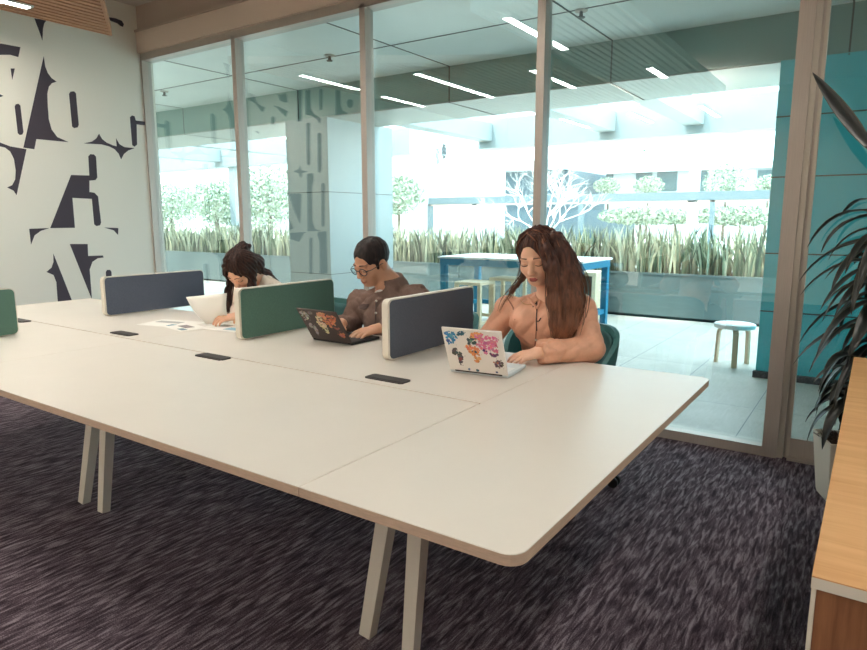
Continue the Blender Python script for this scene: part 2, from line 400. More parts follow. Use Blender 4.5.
def strip(x, y0, y1, label, z=2.85, w=.085):
    y0 -= .07; y1 -= .07
    t = thing('linear_ceiling_light', (x, (y0+y1)/2, z), label, 'light', 'linear ceiling lights')
    mb = MB()
    for s in (-1, 1): mb.span((x+s*w/2-.006, y0-.008, z-.012), (x+s*w/2+.006, y1+.008, z+.02))
    for yy in (y0, y1): mb.span((x-w/2, yy-.008, z-.012), (x+w/2, yy+.008, z+.02))
    mb.build('housing', M['offwhite'], t)
    d = MB(); d.span((x-w/2+.006, y0+.008, z-.008), (x+w/2-.006, y1-.008, z+.018)); d.build('diffuser', M['lamp'], t)
strip(-5.36, 1.62, 2.59, 'bright linear lamp in the timber raft, seen directly at the top left')
LB = 'linear lamp mirrored in the panes, '
strip(-5.395, .2, 1.12, LB+'small streak above the white pillar')
strip(-4.275, .25, 1.95, LB+'long streak in the third pane')
strip(-3.17, .24, 1.39, LB+'lower streak crossing the fourth pane')
strip(-2.55, 1.96, 3.13, LB+'widest streak high behind the fourth mullion')
strip(-2.12, .2, .8, LB+'short streak on the right of the fourth pane')
for x, y in ((-2.2, -2.5), (-3.2, -2.5), (.45, -1.6), (.45, .3), (1.6, .3), (.55, 2.3), (-4.27, -2.5)):  # extra lamps added out of view to brighten the room
    strip(x, y-.6, y+.6, 'added linear fill lamp in the unseen part of the room')

# ------------------------------------------------------------------ terrace
span('wall_facade', (-22, 3.8, 0), (WX-.12, GLY+.03, 3.6), M['wall2'], st=True)
span('wall_facade', (RX+.12, 3.8, 0), (8, GLY+.03, 3.6), M['wall2'], st=True)
span('wall_upper', (-22, 3.7, CZ+.1), (8, GLY+.03, 5.5), M['wall2'], st=True)
BYo, SZ, BZ = 5.84, 2.845, 2.5
span('floor_terrace', (-22, GLY+.03, -.1), (8, 12, 0), M['tile'], st=True)
span('ceiling_terrace', (-22, GLY+.1, SZ), (8, BYo+.02, SZ+.1), M['soffit'], st=True)
mb = MB(); mb.span((-22, BYo, BZ), (8, BYo+1.0, SZ+.4)); bm_ = struct('trim_16', mb, M['beam'])
mb = MB(); mb.span((-22, BYo+.01, BZ-.012), (8, BYo+1.0, BZ-.001)); mb.build('underside_panel', mat('underside_bounce_tint', (168, 172, 164), .5), bm_)  # lighter colour on the underside stands for light bounced from outside
mb = MB()
for x in (-6.0, -3.8, -2.09, -.3, -8.3): mb.span((x-.006, GLY+.1, SZ-.004), (x+.006, BYo, SZ+.004)); mb.span((x-.006, BYo-.004, BZ), (x+.006, BYo+.004, SZ)); mb.span((x-.006, BYo, BZ-.016), (x+.006, BYo+1, BZ-.008))
for y in (4.87,): mb.span((-22, y-.006, SZ-.004), (8, y+.006, SZ+.004))
struct('trim_17', mb, M['seam'])
# pillars
def pillar(name, x0, x1, y0, y1, m, zs=(.75, 1.55, 2.3)):
    mb = MB(); mb.span((x0, y0, 0), (x1, y1, BZ)); o = struct(name, mb, m)
    s = MB()
    for z in zs: s.span((x0-.003, y0-.003, z-.004), (x1+.003, y1+.003, z+.004))
    s.span((x1-.003, (y0+y1)/2-.004, 0), (x1+.003, (y0+y1)/2+.004, BZ))
    s.build('panel_joint', M['seam'], o); return o
M['pil'] = mat('pillar_cladding', (152, 170, 172), .4, .0)
pillar('wall_pillar', -6.24, -5.53, BYo+.003, BYo+1.25, M['pil'], (.62, 1.62))
wt = span('wall_terrace', (-.745, BYo+.003, 0), (5, BYo+.4, BZ), M['teal'], st=True)
mb = MB()
for z in (.55, 1.02, 1.62, 2.08): mb.span((-.748, BYo-.001, z-.005), (5, BYo+.006, z+.005))
mb.build('panel_joint', M['seam'], wt)
span('baseboard_terrace', (-.76, BYo-.05, 0), (5, BYo, .05), M['seam'], st=True)
# planters
GX = [-15.2, -9.75, -5.4, -.4]
def grass(mb, x0, x1, y0, y1, z, n, rng):
    for i in range(n):
        x = rng.uniform(x0, x1); y = rng.uniform(y0, y1); h = rng.uniform(.3, .72); 
        a = rng.uniform(0, 2*PI); lean = rng.uniform(.02, .22); w = rng.uniform(.008, .019); b = rng.uniform(0, PI)
        if rng.random() < .12: lean *= 2.2
        dx, dy = math.cos(a), math.sin(a); wx, wy = math.cos(b)*w, math.sin(b)*w
        mb.cur = rng.choice((0, 0, 1, 1, 2, 3)); rows = []
        for k in range(5):
            t = k/4; ww = (1-t**3)*(.75+.5*math.sin(PI*t)); off = lean*t*t*h*1.6; hh = h*(t-.35*lean*t**3)
            px, py, pz = x+dx*off, y+dy*off, z+hh
            rows.append([(px-wx*ww, py-wy*ww, pz), (px+wx*ww+.0002, py+wy*ww, pz)])
        mb.sheet(rows)
GM = [mat('blade_light', (190, 190, 164), .6), mat('blade_mid', (122, 132, 104), .6), mat('blade_deep', (56, 72, 58), .6), mat('blade_yellow', (208, 200, 166), .6)]
rng = random.Random(3)
where = ['left one behind the bowed person', 'middle one behind the white pillar and the man', 'right one behind the blue high table']
for i in range(len(GX)-1):
    x0, x1 = GX[i]+.006, GX[i+1]-.006
    t = thing('planter_box', ((x0+x1)/2, 9.0, 0), 'grey metal planter box on the terrace, '+where[i], 'planter', 'terrace planters')
    mb = MB(); mb.span((x0, 8.6, .04), (x1, 9.35, .575)); mb.build('box', M['planter'], t)
    mb = MB(); mb.span((x0, 8.59, .575), (x1, 8.63, .6)); mb.span((x0, 9.32, .575), (x1, 9.36, .6)); mb.build('rim', M['planter'], t)
    mb = MB(); mb.span((x0+.02, 8.65, 0), (x1-.02, 9.3, .05)); mb.build('plinth', M['seam'], t)
    mb = MB(); mb.span((x0+.02, 8.63, .57), (x1-.02, 9.32, .585)); mb.build('soil', M['soil'], t)
    g = MB(); grass(g, x0+.05, x1-.05, 8.66, 9.28, .58, int((x1-x0)*330), rng)
    o = g.build('strap_leaf_plants', GM, None, True, fix=False)
    tag(o, 'dense strappy variegated leaves growing in the terrace planter, '+where[i], 'plants', kind='stuff')
# canopy
M['canopy'] = mat('canopy_paint', (158, 170, 172), .6)
t = thing('terrace_canopy', (-8, 10, 2.5), 'white steel canopy frame over the terrace with deep fascia and cross beams', 'canopy')
mb = MB(); mb.span((-22, 10.0, 2.5), (-7.4, 10.35, 2.98)); mb.build('fascia', M['canopy'], t); mb = MB(); mb.span((-5.9, 10.0, 2.5), (6, 10.35, 2.98)); mb.build('fascia', M['canopy'], t)
for x in (-2.32, -3.6, -5.75, -8.0, -10.5, -13, -16, .6):
    mb = MB(); mb.span((x-.13, BYo+1.01, 2.62), (x+.13, 9.99, 2.9)); mb.build('cross_beam', M['canopy'], t)
for x in (-20, -12.6, 4.5):
    mb = MB(); mb.span((x-.1, 10.05, 0), (x+.1, 10.25, 2.5)); mb.build('post', M['canopy'], t)
# sprinklers
for i, (x, y, w) in enumerate(((-4.5, 4.81, 'left of the third mullion'), (-7.4, 4.96, 'in the first pane'), (-2.0, 4.89, 'at the top of the fourth pane'))):
    t = thing('sprinkler_head', (x, y, SZ), 'small dark sprinkler head on the terrace soffit '+w, 'sprinkler', 'terrace sprinklers')
    mb = MB(); mb.lathe([(.045, -.012), (.05, -.001)], (x, y, SZ), 16); mb.build('plate', M['alu'], t)
    mb = MB(); mb.lathe([(.016, -.05), (.012, -.012)], (x, y, SZ), 10); mb.lathe([(.03, -.056), (.03, -.05)], (x, y, SZ), 12); mb.build('deflector', M['black'], t)

# high table
a = onY(443, 255, 7.0); x0, x1, y0, y1, ht = -4.37, -2.56, 6.52, 7.4, .85
t = thing('high_table', ((x0+x1)/2, 7.3, 0), 'bright blue steel framed high table with a white top on the terrace', 'table')
mb = MB(); mb.span((x0-.02, y0-.02, ht-.022), (x1+.02, y1+.02, ht), .004); mb.build('tabletop', M['white'], t)
for xx in (x0+.04, x1-.04):
    for yy in (y0+.04, y1-.04):
        mb = MB(); mb.span((xx-.036, yy-.036, 0), (xx+.036, yy+.036, ht-.1001), .003); mb.build('leg', M['bluesteel'], t)
mb = MB()
for yy in (y0+.04, y1-.04): mb.span((x0, yy-.04, ht-.1), (x1, yy+.04, ht-.022))
for xx in (x0+.04, x1-.04): mb.span((xx-.04, y0+.0801, ht-.1), (xx+.04, y1-.0801, ht-.022))
mb.build('apron', M['bluesteel'], t)
mb = MB()
for xx in (x0+.04, x1-.04): mb.span((xx-.02, y0+.08, .2), (xx+.02, y1-.08, .25))
mb.span((x0+.04, y1-.06, .2), (x1-.04, y1-.02, .25)); mb.build('foot_rail', M['bluesteel'], t)
# two square wooden stools under it
def wood_stool(loc, label):
    t = thing('wooden_stool', loc, label, 'stool', 'wooden stools at the high table'); X, Y, _ = loc; h = .6; r = .17
    mb = MB(); mb.span((X-r, Y-r, h-.035), (X+r, Y+r, h), .006); mb.build('seat', M['birch'], t)
    for sx in (-1, 1):
        for s2 in (-1, 1):
            mb = MB(); mb.span((X+sx*(r-.02)-.02, Y+s2*(r-.02)-.02, 0), (X+sx*(r-.02)+.02, Y+s2*(r-.02)+.02, h-.035)); mb.build('leg', M['birch'], t)
    mb = MB()
    for s2 in (-1, 1): mb.span((X-r+.03, Y+s2*(r-.02)-.012, .18), (X+r-.03, Y+s2*(r-.02)+.012, .215))
    for sx in (-1, 1): mb.span((X+sx*(r-.02)-.012, Y-r+.03, .12), (X+sx*(r-.02)+.012, Y+r-.03, .155))
    mb.build('stretcher', M['birch'], t); return t
wood_stool((-3.74, 6.3, 0), 'square pale wood stool under the blue high table, nearer of the two and left')
wood_stool((-3.66, 6.95, 0), 'square pale wood stool under the blue high table, behind the other and right')
# plywood bench right of the person in blush
X0, X1, Y0, Y1, h = -3.32, -2.93, 7.95, 8.35, .62
t = thing('plywood_bench', ((X0+X1)/2, (Y0+Y1)/2, 0), 'pale plywood box bench standing behind the blue high table leg', 'bench')
mb = MB(); mb.span((X0, Y0, h-.05), (X1, Y1, h), .005); mb.build('seat', M['birch'], t)
for xx in (X0, X1-.05): mb = MB(); mb.span((xx, Y0, 0), (xx+.05, Y1, h-.05), .004); mb.build('side_panel', M['birch'], t)
mb = MB(); mb.span((X0+.05, Y1-.04, .05), (X1-.05, Y1-.02, h-.06)); mb.build('back_panel', M['planter'], t)
# round stool
sx0, sy0 = -.985, 6.2
t = thing('round_stool', (sx0, sy0, 0), 'round white three legged stool alone on the terrace by the teal wall', 'stool')
mb = MB(); mb.sm = True; mb.lathe([(.15, .335), (.168, .338), (.172, .35), (.172, .368), (.168, .374), (.0, .375)], (sx0, sy0, 0), 40); mb.build('seat', M['white'], t)
for ang in (math.radians(-75), math.radians(165), math.radians(45)):
    dx, dy = math.cos(ang), math.sin(ang); mb = MB(); w = .045
    pts = [(.07, .33), (.11, .328), (.138, .315), (.15, .29), (.158, 0.0)]
    pts2 = [(.07, .312), (.1, .31), (.122, .3), (.13, .28), (.138, 0)]
    prof = pts+pts2[::-1]; mb.prism([(sx0+dx*r-dy*w/2, sy0+dy*r+dx*w/2, z) for r, z in prof], (dy*w, -dx*w, 0)); mb.build('leg', M['birchleg'], t)

# ------------------------------------------------------------------ far background
span('ground', (-140, 12, -.3), (60, 160, -.12), mat('paving_far', (214, 214, 206), .9), st=True)
FB = mat('far_building', (178, 186, 188), .8); FW_ = mat('far_window', (54, 84, 88), .3); FD = mat('far_dark', (62, 86, 96), .6); PG = mat('pergola_steel', (84, 102, 108), .6)
def bld(name, a, b, label, m):
    t = thing(name, ((a[0]+b[0])/2, a[1], 0), label, 'building'); mb = MB(); mb.span(a, b); mb.build('wall', m, t); return t
t = bld('office_building', (-60, 52, -.1), (10, 60, 4.9), 'long pale office building far beyond the terrace with a row of small windows', FB)
for px, w in ((605, 1.6), (644, 1.5), (667, 1.8), (728, 1.2), (700, 1.2), (765, 1.2), (560, 1.6), (585, 1.8)):
    c = onY(px, 181, 51.98); mb = MB(); mb.span((c.x-w*.42, 51.9, c.z-.75), (c.x+w*.42, 52.0, c.z+.75)); mb.build('window', FW_, t)
mb = MB(); mb.span((-60.3, 51.5, 4.9), (10.3, 60, 5.3)); mb.build('parapet', FB, t)
t = bld('white_pavilion', (-21.9, 30, -.1), (-18.2, 34, 12), 'tall plain white building block behind the planter with small lettering', mat('pavilion_wall', (188, 194, 194), .8))
# the small vertical lettering on the white block (too small to read in the photograph)
def glyph(mb, px0, py0, px1, py1, kind, Y=29.985):
    def q(u, v): return onY(px0+(px1-px0)*u, py0+(py1-py0)*v, Y)
    segs = {'A': [((0, 0), (1, .5)), ((1, .5), (0, 1)), ((.4, .2), (.4, .8))], 'E': [((0, 0), (0, 1)), ((0, 0), (1, 0)), ((.5, .0), (.5, 1)), ((1, 0), (1, 1))],
            'N': [((0, 0), (1, 0)), ((0, 0), (1, 1)), ((0, 1), (1, 1))], 'I': [((0, .5), (1, .5)), ((0, 0), (0, 1))]}[kind]
    for a, b in segs: mb.bar(q(*a), q(*b), .05, .05, up=(0, 1, 0))
mb = MB(); mb2 = MB()
for i, k in enumerate('AEEA'): glyph(mb, 442.5, 144+i*3.8, 445.5, 147+i*3.8, k)
for i, k in enumerate('NINA'): glyph(mb2, 436, 149+i*4, 439, 152.5+i*4, k)
o = mb.build('dark_lettering', mat('sign_ink', (50, 66, 72), .8), t); o = mb2.build('blue_lettering', mat('sign_blue', (120, 165, 180), .8), t)
t = thing('low_building', (-22, 41, 0), 'low white building with a deep blue front behind the bare tree', 'building')
a, b = onY(468, 167, 41), onY(548, 176, 41)
mb = MB(); mb.span((a.x, 41, -.1), (b.x+1.5, 48, a.z-.5)); mb.build('blue_front', FD, t)
mb = MB(); mb.span((a.x-.2, 40, a.z-.5), (b.x+1.5, 48, a.z+.1)); mb.build('roof_slab', FB, t)
mb = MB(); mb.span((a.x, 40.2, -.1), (a.x+.5, 40.9, a.z-.5)); mb.build('column', FB, t)
mb = MB(); mb.span((a.x+2, 40.3, -.1), (b.x+6, 40.9, 1.9)); mb.build('lower_front', FD, t)
# pergola
pa, pb = onY(428, 200, 26), onY(772, 191, 26)
t = thing('pergola', ((pa.x+pb.x)/2, 26, 0), 'long pale blue steel pergola beyond the planters', 'pergola')
zt = 2.32
mb = MB(); mb.span((pa.x, 26, zt-.32), (pb.x+2, 26.3, zt), .01); mb.span((pa.x, 29, zt-.32), (pb.x+2, 29.3, zt)); mb.build('beam', PG, t)
mb = MB(); mb.span((pa.x, 26.02, zt-.38), (pb.x+2, 26.2, zt-.32)); mb.build('beam_lining', mat('pergola_wood', (176, 150, 136), .7), t)
for px, w in ((430, .22), (475, .24), (581, .2), (692, .34), (712, .16)):
    c = onY(px, 215, 26.1); mb = MB(); mb.span((c.x-w/2, 26.02, -.1), (c.x+w/2, 26.02+w, zt+(1.1 if px in (692, 475) else -.3))); mb.build('post', FB if px in (475, 692) else PG, t)
# trees
LG = [mat('far_leaf_pale', (174, 182, 162), .8), mat('far_leaf_mid', (148, 162, 138), .8), mat('far_leaf_deep', (104, 122, 102), .8)]  # leaf colours paled to carry the bright haze
def leafy(name, c, r, n, label, size=.12, trunk=True, seed=1, cols=(0, 0, 1, 2)):
    g = random.Random(seed); t = thing(name, (c[0], c[1], 0), label, 'tree'); mb = MB()
    for i in range(n):
        d = Vector((g.gauss(0, 1), g.gauss(0, 1), g.gauss(0, 1))).normalized()*(g.random()**.4)
        p = Vector((c[0]+d.x*r[0], c[1]+d.y*r[1], c[2]+d.z*r[2])); u = Vector((g.gauss(0, 1), g.gauss(0, 1), g.gauss(0, 1))).normalized(); v = u.orthogonal().normalized()
        s = size*g.uniform(.6, 1.3); mb.cur = g.choice(cols); mb.add([p-u*s, p+v*s*.5, p+u*s, p-v*s*.5], [(0, 1, 2, 3)])
    mb.build('foliage', LG, t, fix=False)
    mb = MB(); mb.tube([(c[0], c[1], -.1), (c[0]+.05, c[1], c[2]*.6), (c[0], c[1], c[2])], [.1, .07, .03], 7); mb.build('trunk', M['stem'], t)
for i, (px, py, Y, rx, rz, n, lb) in enumerate((
    (170, 205, 13, 1.5, .75, 900, 'pale bushy tree behind the first pane, left'), (215, 200, 14.4, 1.4, .8, 900, 'pale bushy tree just left of the second mullion'),
    (268, 195, 13, 1.2, .95, 900, 'pale bushy tree between the second mullion and the pillar'), (240, 215, 15, 2.2, .8, 900, 'deeper green bush behind the pale trees'),
    (398, 195, 24, 1.3, .9, 500, 'grey green tree left of the white block'), (640, 216, 33, 2.2, .45, 600, 'low pale hedge tree under the pergola, left of its tall post'),
    (675, 217, 36, 2.0, .4, 500, 'low pale hedge tree under the pergola, at its tall post'), (740, 216, 34, 2.4, .5, 700, 'low pale hedge tree under the pergola, right end'),
    (608, 186, 45, 1.0, .6, 200, 'small tree in front of the far building, under the left palm'), (648, 186, 46, 1.1, .7, 200, 'small tree in front of the far building, under the middle palm'), (726, 182, 45, 1.4, 1.2, 300, 'small tree in front of the far building, right'), (768, 186, 46, 1.0, .7, 200, 'small tree in front of the far building, beside the teal wall'))):
    c = onY(px, py, Y); leafy('leafy_tree', c, (rx, .6 if Y < 20 else 1.2, rz), int(n*4), lb, .05 if Y < 20 else .1, seed=i+2, cols=(0, 0, 1, 2) if Y < 20 else (0, 1, 2))
def palm(px, py, Y, label, s=1.0):
    c = onY(px, py, Y); t = thing('palm_tree', (c.x, Y, 0), label, 'tree', 'distant palms'); mb = MB(); g = random.Random(px)
    for k in range(14):
        a = 2*PI*k/14+g.uniform(-.2, .2); L = s*g.uniform(1.0, 1.5); up = g.uniform(.0, .6); rows = []
        for j in range(5):
            q = j/4; x = c.x+math.cos(a)*L*q; y = Y+math.sin(a)*L*q; z = c.z+up*q*L-.7*q*q*L; w = .16*s*(1-q*.8); rows.append([(x-math.sin(a)*w, y+math.cos(a)*w, z), (x+math.sin(a)*w, y-math.cos(a)*w, z)])
        mb.sheet(rows)
    mb.build('fronds', mat('palm_frond_hazed', (196, 212, 196), .8), t, fix=False)  # pale frond and trunk colours put the distance haze into the palms
    mb = MB(); mb.tube([(c.x, Y, -.1), (c.x, Y, c.z)], [.2*s, .12*s], 8); mb.build('trunk', mat('palm_trunk_hazed', (232, 232, 226), .9), t)
palm(610, 150, 66, 'faint tall palm far behind the office building, leftmost of three', 1.1); palm(645, 151, 68, 'faint tall palm far behind the office building, middle of three', 1.0); palm(667, 151, 74, 'faint tall palm far behind the office building, rightmost of three', .9)
# bare white tree
g = random.Random(11); mb = MB()
root = onY(545, 240, 17); root.z = -.1
def branch(p, d, L, r, depth):
    pts = [p]; q = p.copy(); dd = d.copy()
    for k in range(3):
        dd = (dd+Vector((g.gauss(0, .16), g.gauss(0, .16), g.gauss(0, .08)+.03))).normalized(); q = q+dd*(L/3); pts.append(q.copy())
    mb.tube(pts, [r, r*.9, r*.75, r*.6], 5, False)
    if depth > 0:
        for k in range(3 if depth > 1 else 3):
            nd = (dd+Vector((g.gauss(0, .62), g.gauss(0, .4), g.gauss(.05, .35)))).normalized(); branch(pts[g.choice((2, 3, 3))], nd, L*g.uniform(.6, .85), r*.58, depth-1)
for k, (dx, dz) in enumerate(((-.75, .8), (-.3, 1), (.25, 1), (.7, .8), (.05, 1.1), (-.5, .5))): branch(root+Vector((0, 0, .9)), Vector((dx, g.uniform(-.2, .2), dz)).normalized(), .85, .022, 4)
mb.tube([root, root+Vector((.02, 0, .95))], [.07, .05], 8)
t = thing('bare_tree', root, 'bare white branched tree behind the planter and the person in blush', 'tree'); mb.build('branches', mat('white_bark', (240, 232, 224), .8), t, True, fix=False)

# ------------------------------------------------------------------ bench desk
TZ = .74; TX0, TX1, TY0, TY1 = -4.56, -.44, .89, 2.367; SX = -.95; TR0, TR1 = 1.585, 1.64; TH = .022
desk = thing('bench_desk', (-2.5, 1.63, 0), 'long white bench desk with pale edges and paired splayed legs', 'desk')
def plate(name, poly, gap=True):
    mb = MB(); mb.cur = 0; n = len(poly); e = .0016
    bot = [(x, y, TZ-TH) for x, y in poly]; top = [(x, y, TZ-e) for x, y in poly]
    c = (sum(p[0] for p in poly)/n, sum(p[1] for p in poly)/n)
    ins = []
    for i in range(n):
        x, y = poly[i]; dx, dy = c[0]-x, c[1]-y; L = math.hypot(dx, dy); ins.append((x+dx/L*e, y+dy/L*e, TZ))
    vs = bot+top+ins; mb.add(vs, [tuple(range(n))[::-1], tuple(range(2*n, 3*n))]+[(n+i, n+(i+1) % n, 2*n+(i+1) % n, 2*n+i) for i in range(n)])
    mb.cur = 1; o = len(mb.v)-3*n; mb.f += [[i, (i+1) % n, n+(i+1) % n, n+i] for i in range(n)]; mb.mi += [1]*n; mb.smooth += [False]*n
    return mb.build(name, [M['table'], M['edge']], desk)
G_ = .0012; r_ = .035
endp = [(SX+G_, TY0)]+arcpts((TX1-r_, TY0+r_), r_, -PI/2, 0, 6)+arcpts((TX1-r_, TY1-r_), r_, 0, PI/2, 6)+[(SX+G_, TY1)]
plate('end_leaf', endp)
xs = [TX0, -2.78, SX]
for i in range(2):
    a, b = xs[i]+(G_ if i else 0), xs[i+1]-G_
    plate('near_panel', [(a, TY0), (b, TY0), (b, TR0-G_), (a, TR0-G_)])
    plate('far_panel', [(a, TR1+.004), (b, TR1+.004), (b, TY1), (a, TY1)])
mb = MB(); mb.span((TX0+.004, TR0, TZ-.02), (SX-.004, TR1, TZ-.001), .001); mb.build('cable_cover', M['table'], desk)
mb = MB(); mb.span((TX0+.1, 1.3, TZ-TH-.05), (TX1-.35, 1.36, TZ-TH)); mb.span((TX0+.1, 1.95, TZ-TH-.05), (TX1-.35, 2.01, TZ-TH)); mb.span((TX0+.1, 1.55, TZ-TH-.11), (SX, 1.7, TZ-TH-.09)); mb.build('support_rail', M['legwhite'], desk)
def leg(fx, fy, tx, ty):
    mb = MB(); mb.bar((fx, fy, 0), (tx, ty, TZ-TH), .042, .036, .058, .05, up=(0, 1, 0)); mb.build('leg', M['legwhite'], desk)
for fx, tx in ((-2.918, -2.845), (-2.75, -2.775), (-1.213, -1.14), (-1.045, -1.06), (-4.45, -4.38), (-4.28, -4.31)):
    leg(fx, 1.405, tx, 1.51); leg(fx, 2.29, tx, 2.17)
for x, y in ((-1.366, 1.712), (-2.18, 1.603), (-2.99, 1.7), (-3.86, 1.603)):
    mb = MB(); mb.prism([(px, py, TZ-.01) for px, py in rrect(x-.083, y-.03, x+.083, y+.03, .012, 4)], (0, 0, .0145))
    p = mb.build('power_module', M['pod'], desk); p['label'] = 'dark flush power socket flap'
    mb = MB(); mb.span((x-.07, y-.024, TZ+.0045), (x+.07, y-.019, TZ+.0056)); mb.build('hinge_line', M['podedge'], p)

# dividers
def divider(X, y0, y1, z1, m, label, z0=.744):
    t = thing('desk_divider', (X, (y0+y1)/2, TZ), label, 'divider', 'fabric desk dividers'); th = .03
    mb = MB(); mb.prism([(X-th/2, y, z) for y, z in rrect(y0, z0, y1, z1, .025, 5)], (th, 0, 0)); mb.build('frame', M['cream'], t)
    for s in (-1, 1):
        mb = MB(); xx = X+s*(th/2-.001); mb.prism([(xx, y, z) for y, z in rrect(y0+.011, z0+.004, y1-.005, z1-.005, .021, 5)], (s*.005, 0, 0)); mb.build('felt_panel', m, t)
    for yy in (y0+.05, y0+.3): mb = MB(); mb.span((X-.017, yy-.02, TZ+.0002), (X+.017, yy+.02, z0+.002)); mb.build('clamp', M['cream'], t)
divider(-1.553, 1.935, 2.575, .984, M['slate'], 'slate grey felt divider with cream frame, between the man and the person in blush')
divider(-2.383, 1.895, 2.52, .98, M['green'], 'green felt divider with cream frame, left of the open dark laptop')
divider(-3.615, 1.945, 2.61, .968, M['navy'], 'navy felt divider with cream frame, farthest along the desk by the mural wall')
divider(-3.4, .78, 1.4, .968, M['green'], 'green felt divider on the near side of the desk, at the far left')

# ------------------------------------------------------------------ laptops
CONT = { # continents in lid coordinates (s to the right, t up)
 'na': [(.02, .9), (.08, .97), (.2, .92), (.23, .8), (.18, .7), (.15, .62), (.1, .66), (.05, .62), (.07, .74), (.02, .8)],
 'gl': [(.24, .93), (.3, .98), (.38, .95), (.33, .88), (.26, .88)],
 'sa': [(.12, .52), (.18, .54), (.26, .44), (.3, .36), (.25, .26), (.21, .12), (.17, .2), (.16, .34), (.11, .43)],
 'eu': [(.42, .78), (.5, .88), (.58, .84), (.56, .72), (.5, .66), (.42, .68)],
 'af': [(.38, .62), (.46, .66), (.56, .62), (.62, .5), (.58, .42), (.56, .28), (.5, .22), (.46, .34), (.42, .46), (.36, .5)],
 'as': [(.54, .9), (.66, .96), (.8, .92), (.96, .88), (.93, .74), (.86, .66), (.82, .56), (.74, .6), (.7, .46), (.66, .58), (.58, .62), (.56, .74)],
 'asn': [(.46, .9), (.56, .96), (.7, .97), (.64, .88), (.52, .84)],
 'se': [(.78, .5), (.84, .46), (.9, .5), (.87, .42), (.8, .44)],
 'se2': [(.86, .56), (.92, .54), (.9, .6)],
 'au': [(.82, .26), (.88, .36), (.96, .32), (.97, .2), (.9, .16), (.83, .18)]}
def inflate_noise(poly, g, n=2, amp=.02):
    for _ in range(n):
        q = []
        for i in range(len(poly)):
            a, b = poly[i], poly[(i+1) % len(poly)]; q += [a, ((a[0]+b[0])/2+g.uniform(-amp, amp), (a[1]+b[1])/2+g.uniform(-amp, amp)*1.3)]
        poly = q; amp *= .6
    return poly
def laptop(A, B, depth, lidlen, tau, shell, deck, colors, label, extras=()):
    A, B = Vector((*A, TZ)), Vector((*B, TZ)); u = (B-A).normalized(); W = (B-A).length; v = Vector((-u.y, u.x, 0)); zz = Vector((0, 0, 1))
    t = thing('laptop', (A+B)/2, label, 'laptop', 'open laptops')
    Rb = Matrix((u, v, zz)).transposed(); c = (A+B)/2
    mb = MB(); mb.box(c+v*(depth/2)+zz*.0085, (W, depth, .013), Rb, .003); mb.build('base', deck, t)
    mb = MB()
    for r in range(5):
        for k in range(13): mb.box(c+u*((k-6)*W*.068)+v*(.03+r*.0165)+zz*.0155, (W*.058, .0135, .0018), Rb)
    mb.build('keys', M['white'] if deck != M['black'] else M['pod'], t)
    mb = MB(); mb.box(c+v*(depth*.8)+zz*.0153, (W*.36, depth*.26, .001), Rb); mb.build('trackpad', M['alu_light'] if deck != M['black'] else M['podedge'], t)
    w = zz*math.cos(tau)-v*math.sin(tau); nrm = u.cross(w)      # nrm points towards the user side
    if nrm.dot(v) < 0: nrm = -nrm
    Rl = Matrix((u, nrm, w)).transposed(); h0 = c+zz*.012
    mb = MB(); mb.box(h0+w*(lidlen/2), (W, .007, lidlen), Rl, .0025); lid = mb.build('lid', shell, t)
    mb = MB(); mb.box(h0+w*(lidlen/2)+nrm*.0038, (W-.012, .001, lidlen-.014), Rl); mb.build('screen', emit('screen_'+label[:6], (150, 190, 205), .5), lid)
    mb = MB(); mb.tube([c-u*W*.4+zz*.012, c+u*W*.4+zz*.012], .005, 8); mb.build('hinge', M['pod'], t)
    g = random.Random(5); mb = MB(); mlist = []; lay = [0]
    def inside(p, poly):
        r = False
        for k in range(len(poly)):
            (x0, y0), (x1, y1) = poly[k], poly[k-1]
            if (y0 > p[1]) != (y1 > p[1]) and p[0] < (x1-x0)*(p[1]-y0)/(y1-y0)+x0: r = not r
        return r
    def blot(s_, q_, rad, colr):
        colr = tuple(int(min(252, max(20, c_+g.uniform(-16, 16))))//12*12 for c_ in colr)
        m = mat('map_ink_%d_%d_%d' % colr, colr, .5)
        if m not in mlist: mlist.append(m)
        mb.cur = mlist.index(m); lay[0] += 1; lift = .0038+.0000022*lay[0]; n = 11; a0 = g.uniform(0, 6)
        pts = [h0+u*((min(.99, max(.01, s_+rad*math.cos(a0+2*PI*k/n)*g.uniform(.55, 1.15)))-.5)*W*.96)+w*(lidlen*(.03+.94*min(.99, max(.0, q_+rad*1.25*math.sin(a0+2*PI*k/n)*g.uniform(.55, 1.15)))))-nrm*lift for k in range(n)]
        c_ = sum(pts, Vector())/n; mb.add(pts+[c_], [(k, (k+1) % n, n) for k in range(n)])
    for key, colr in colors:
        if not isinstance(key, str): blot(key[0], key[1], key[2]*.6, colr); continue
        poly = CONT[key]; x0, x1 = min(p[0] for p in poly), max(p[0] for p in poly); y0, y1 = min(p[1] for p in poly), max(p[1] for p in poly)
        k = 0; want = int(14+420*(x1-x0)*(y1-y0))
        while k < want:
            p = (g.uniform(x0, x1), g.uniform(y0, y1))
            if inside(p, poly): blot(*p, g.uniform(.012, .036), colr); k += 1
    for key, colr in colors:
        if isinstance(key, str):
            for k in range(7):
                p = g.choice(CONT[key]); blot(p[0]+g.gauss(0, .025), p[1]+g.gauss(0, .035), g.uniform(.004, .012), colr)
        else: blot(key[0]+g.gauss(0, .03), key[1]+g.gauss(0, .03), g.uniform(.008, .02), colr)
    mb.build('map_artwork', mlist, lid, fix=False)
    return t
W_ = M['white']
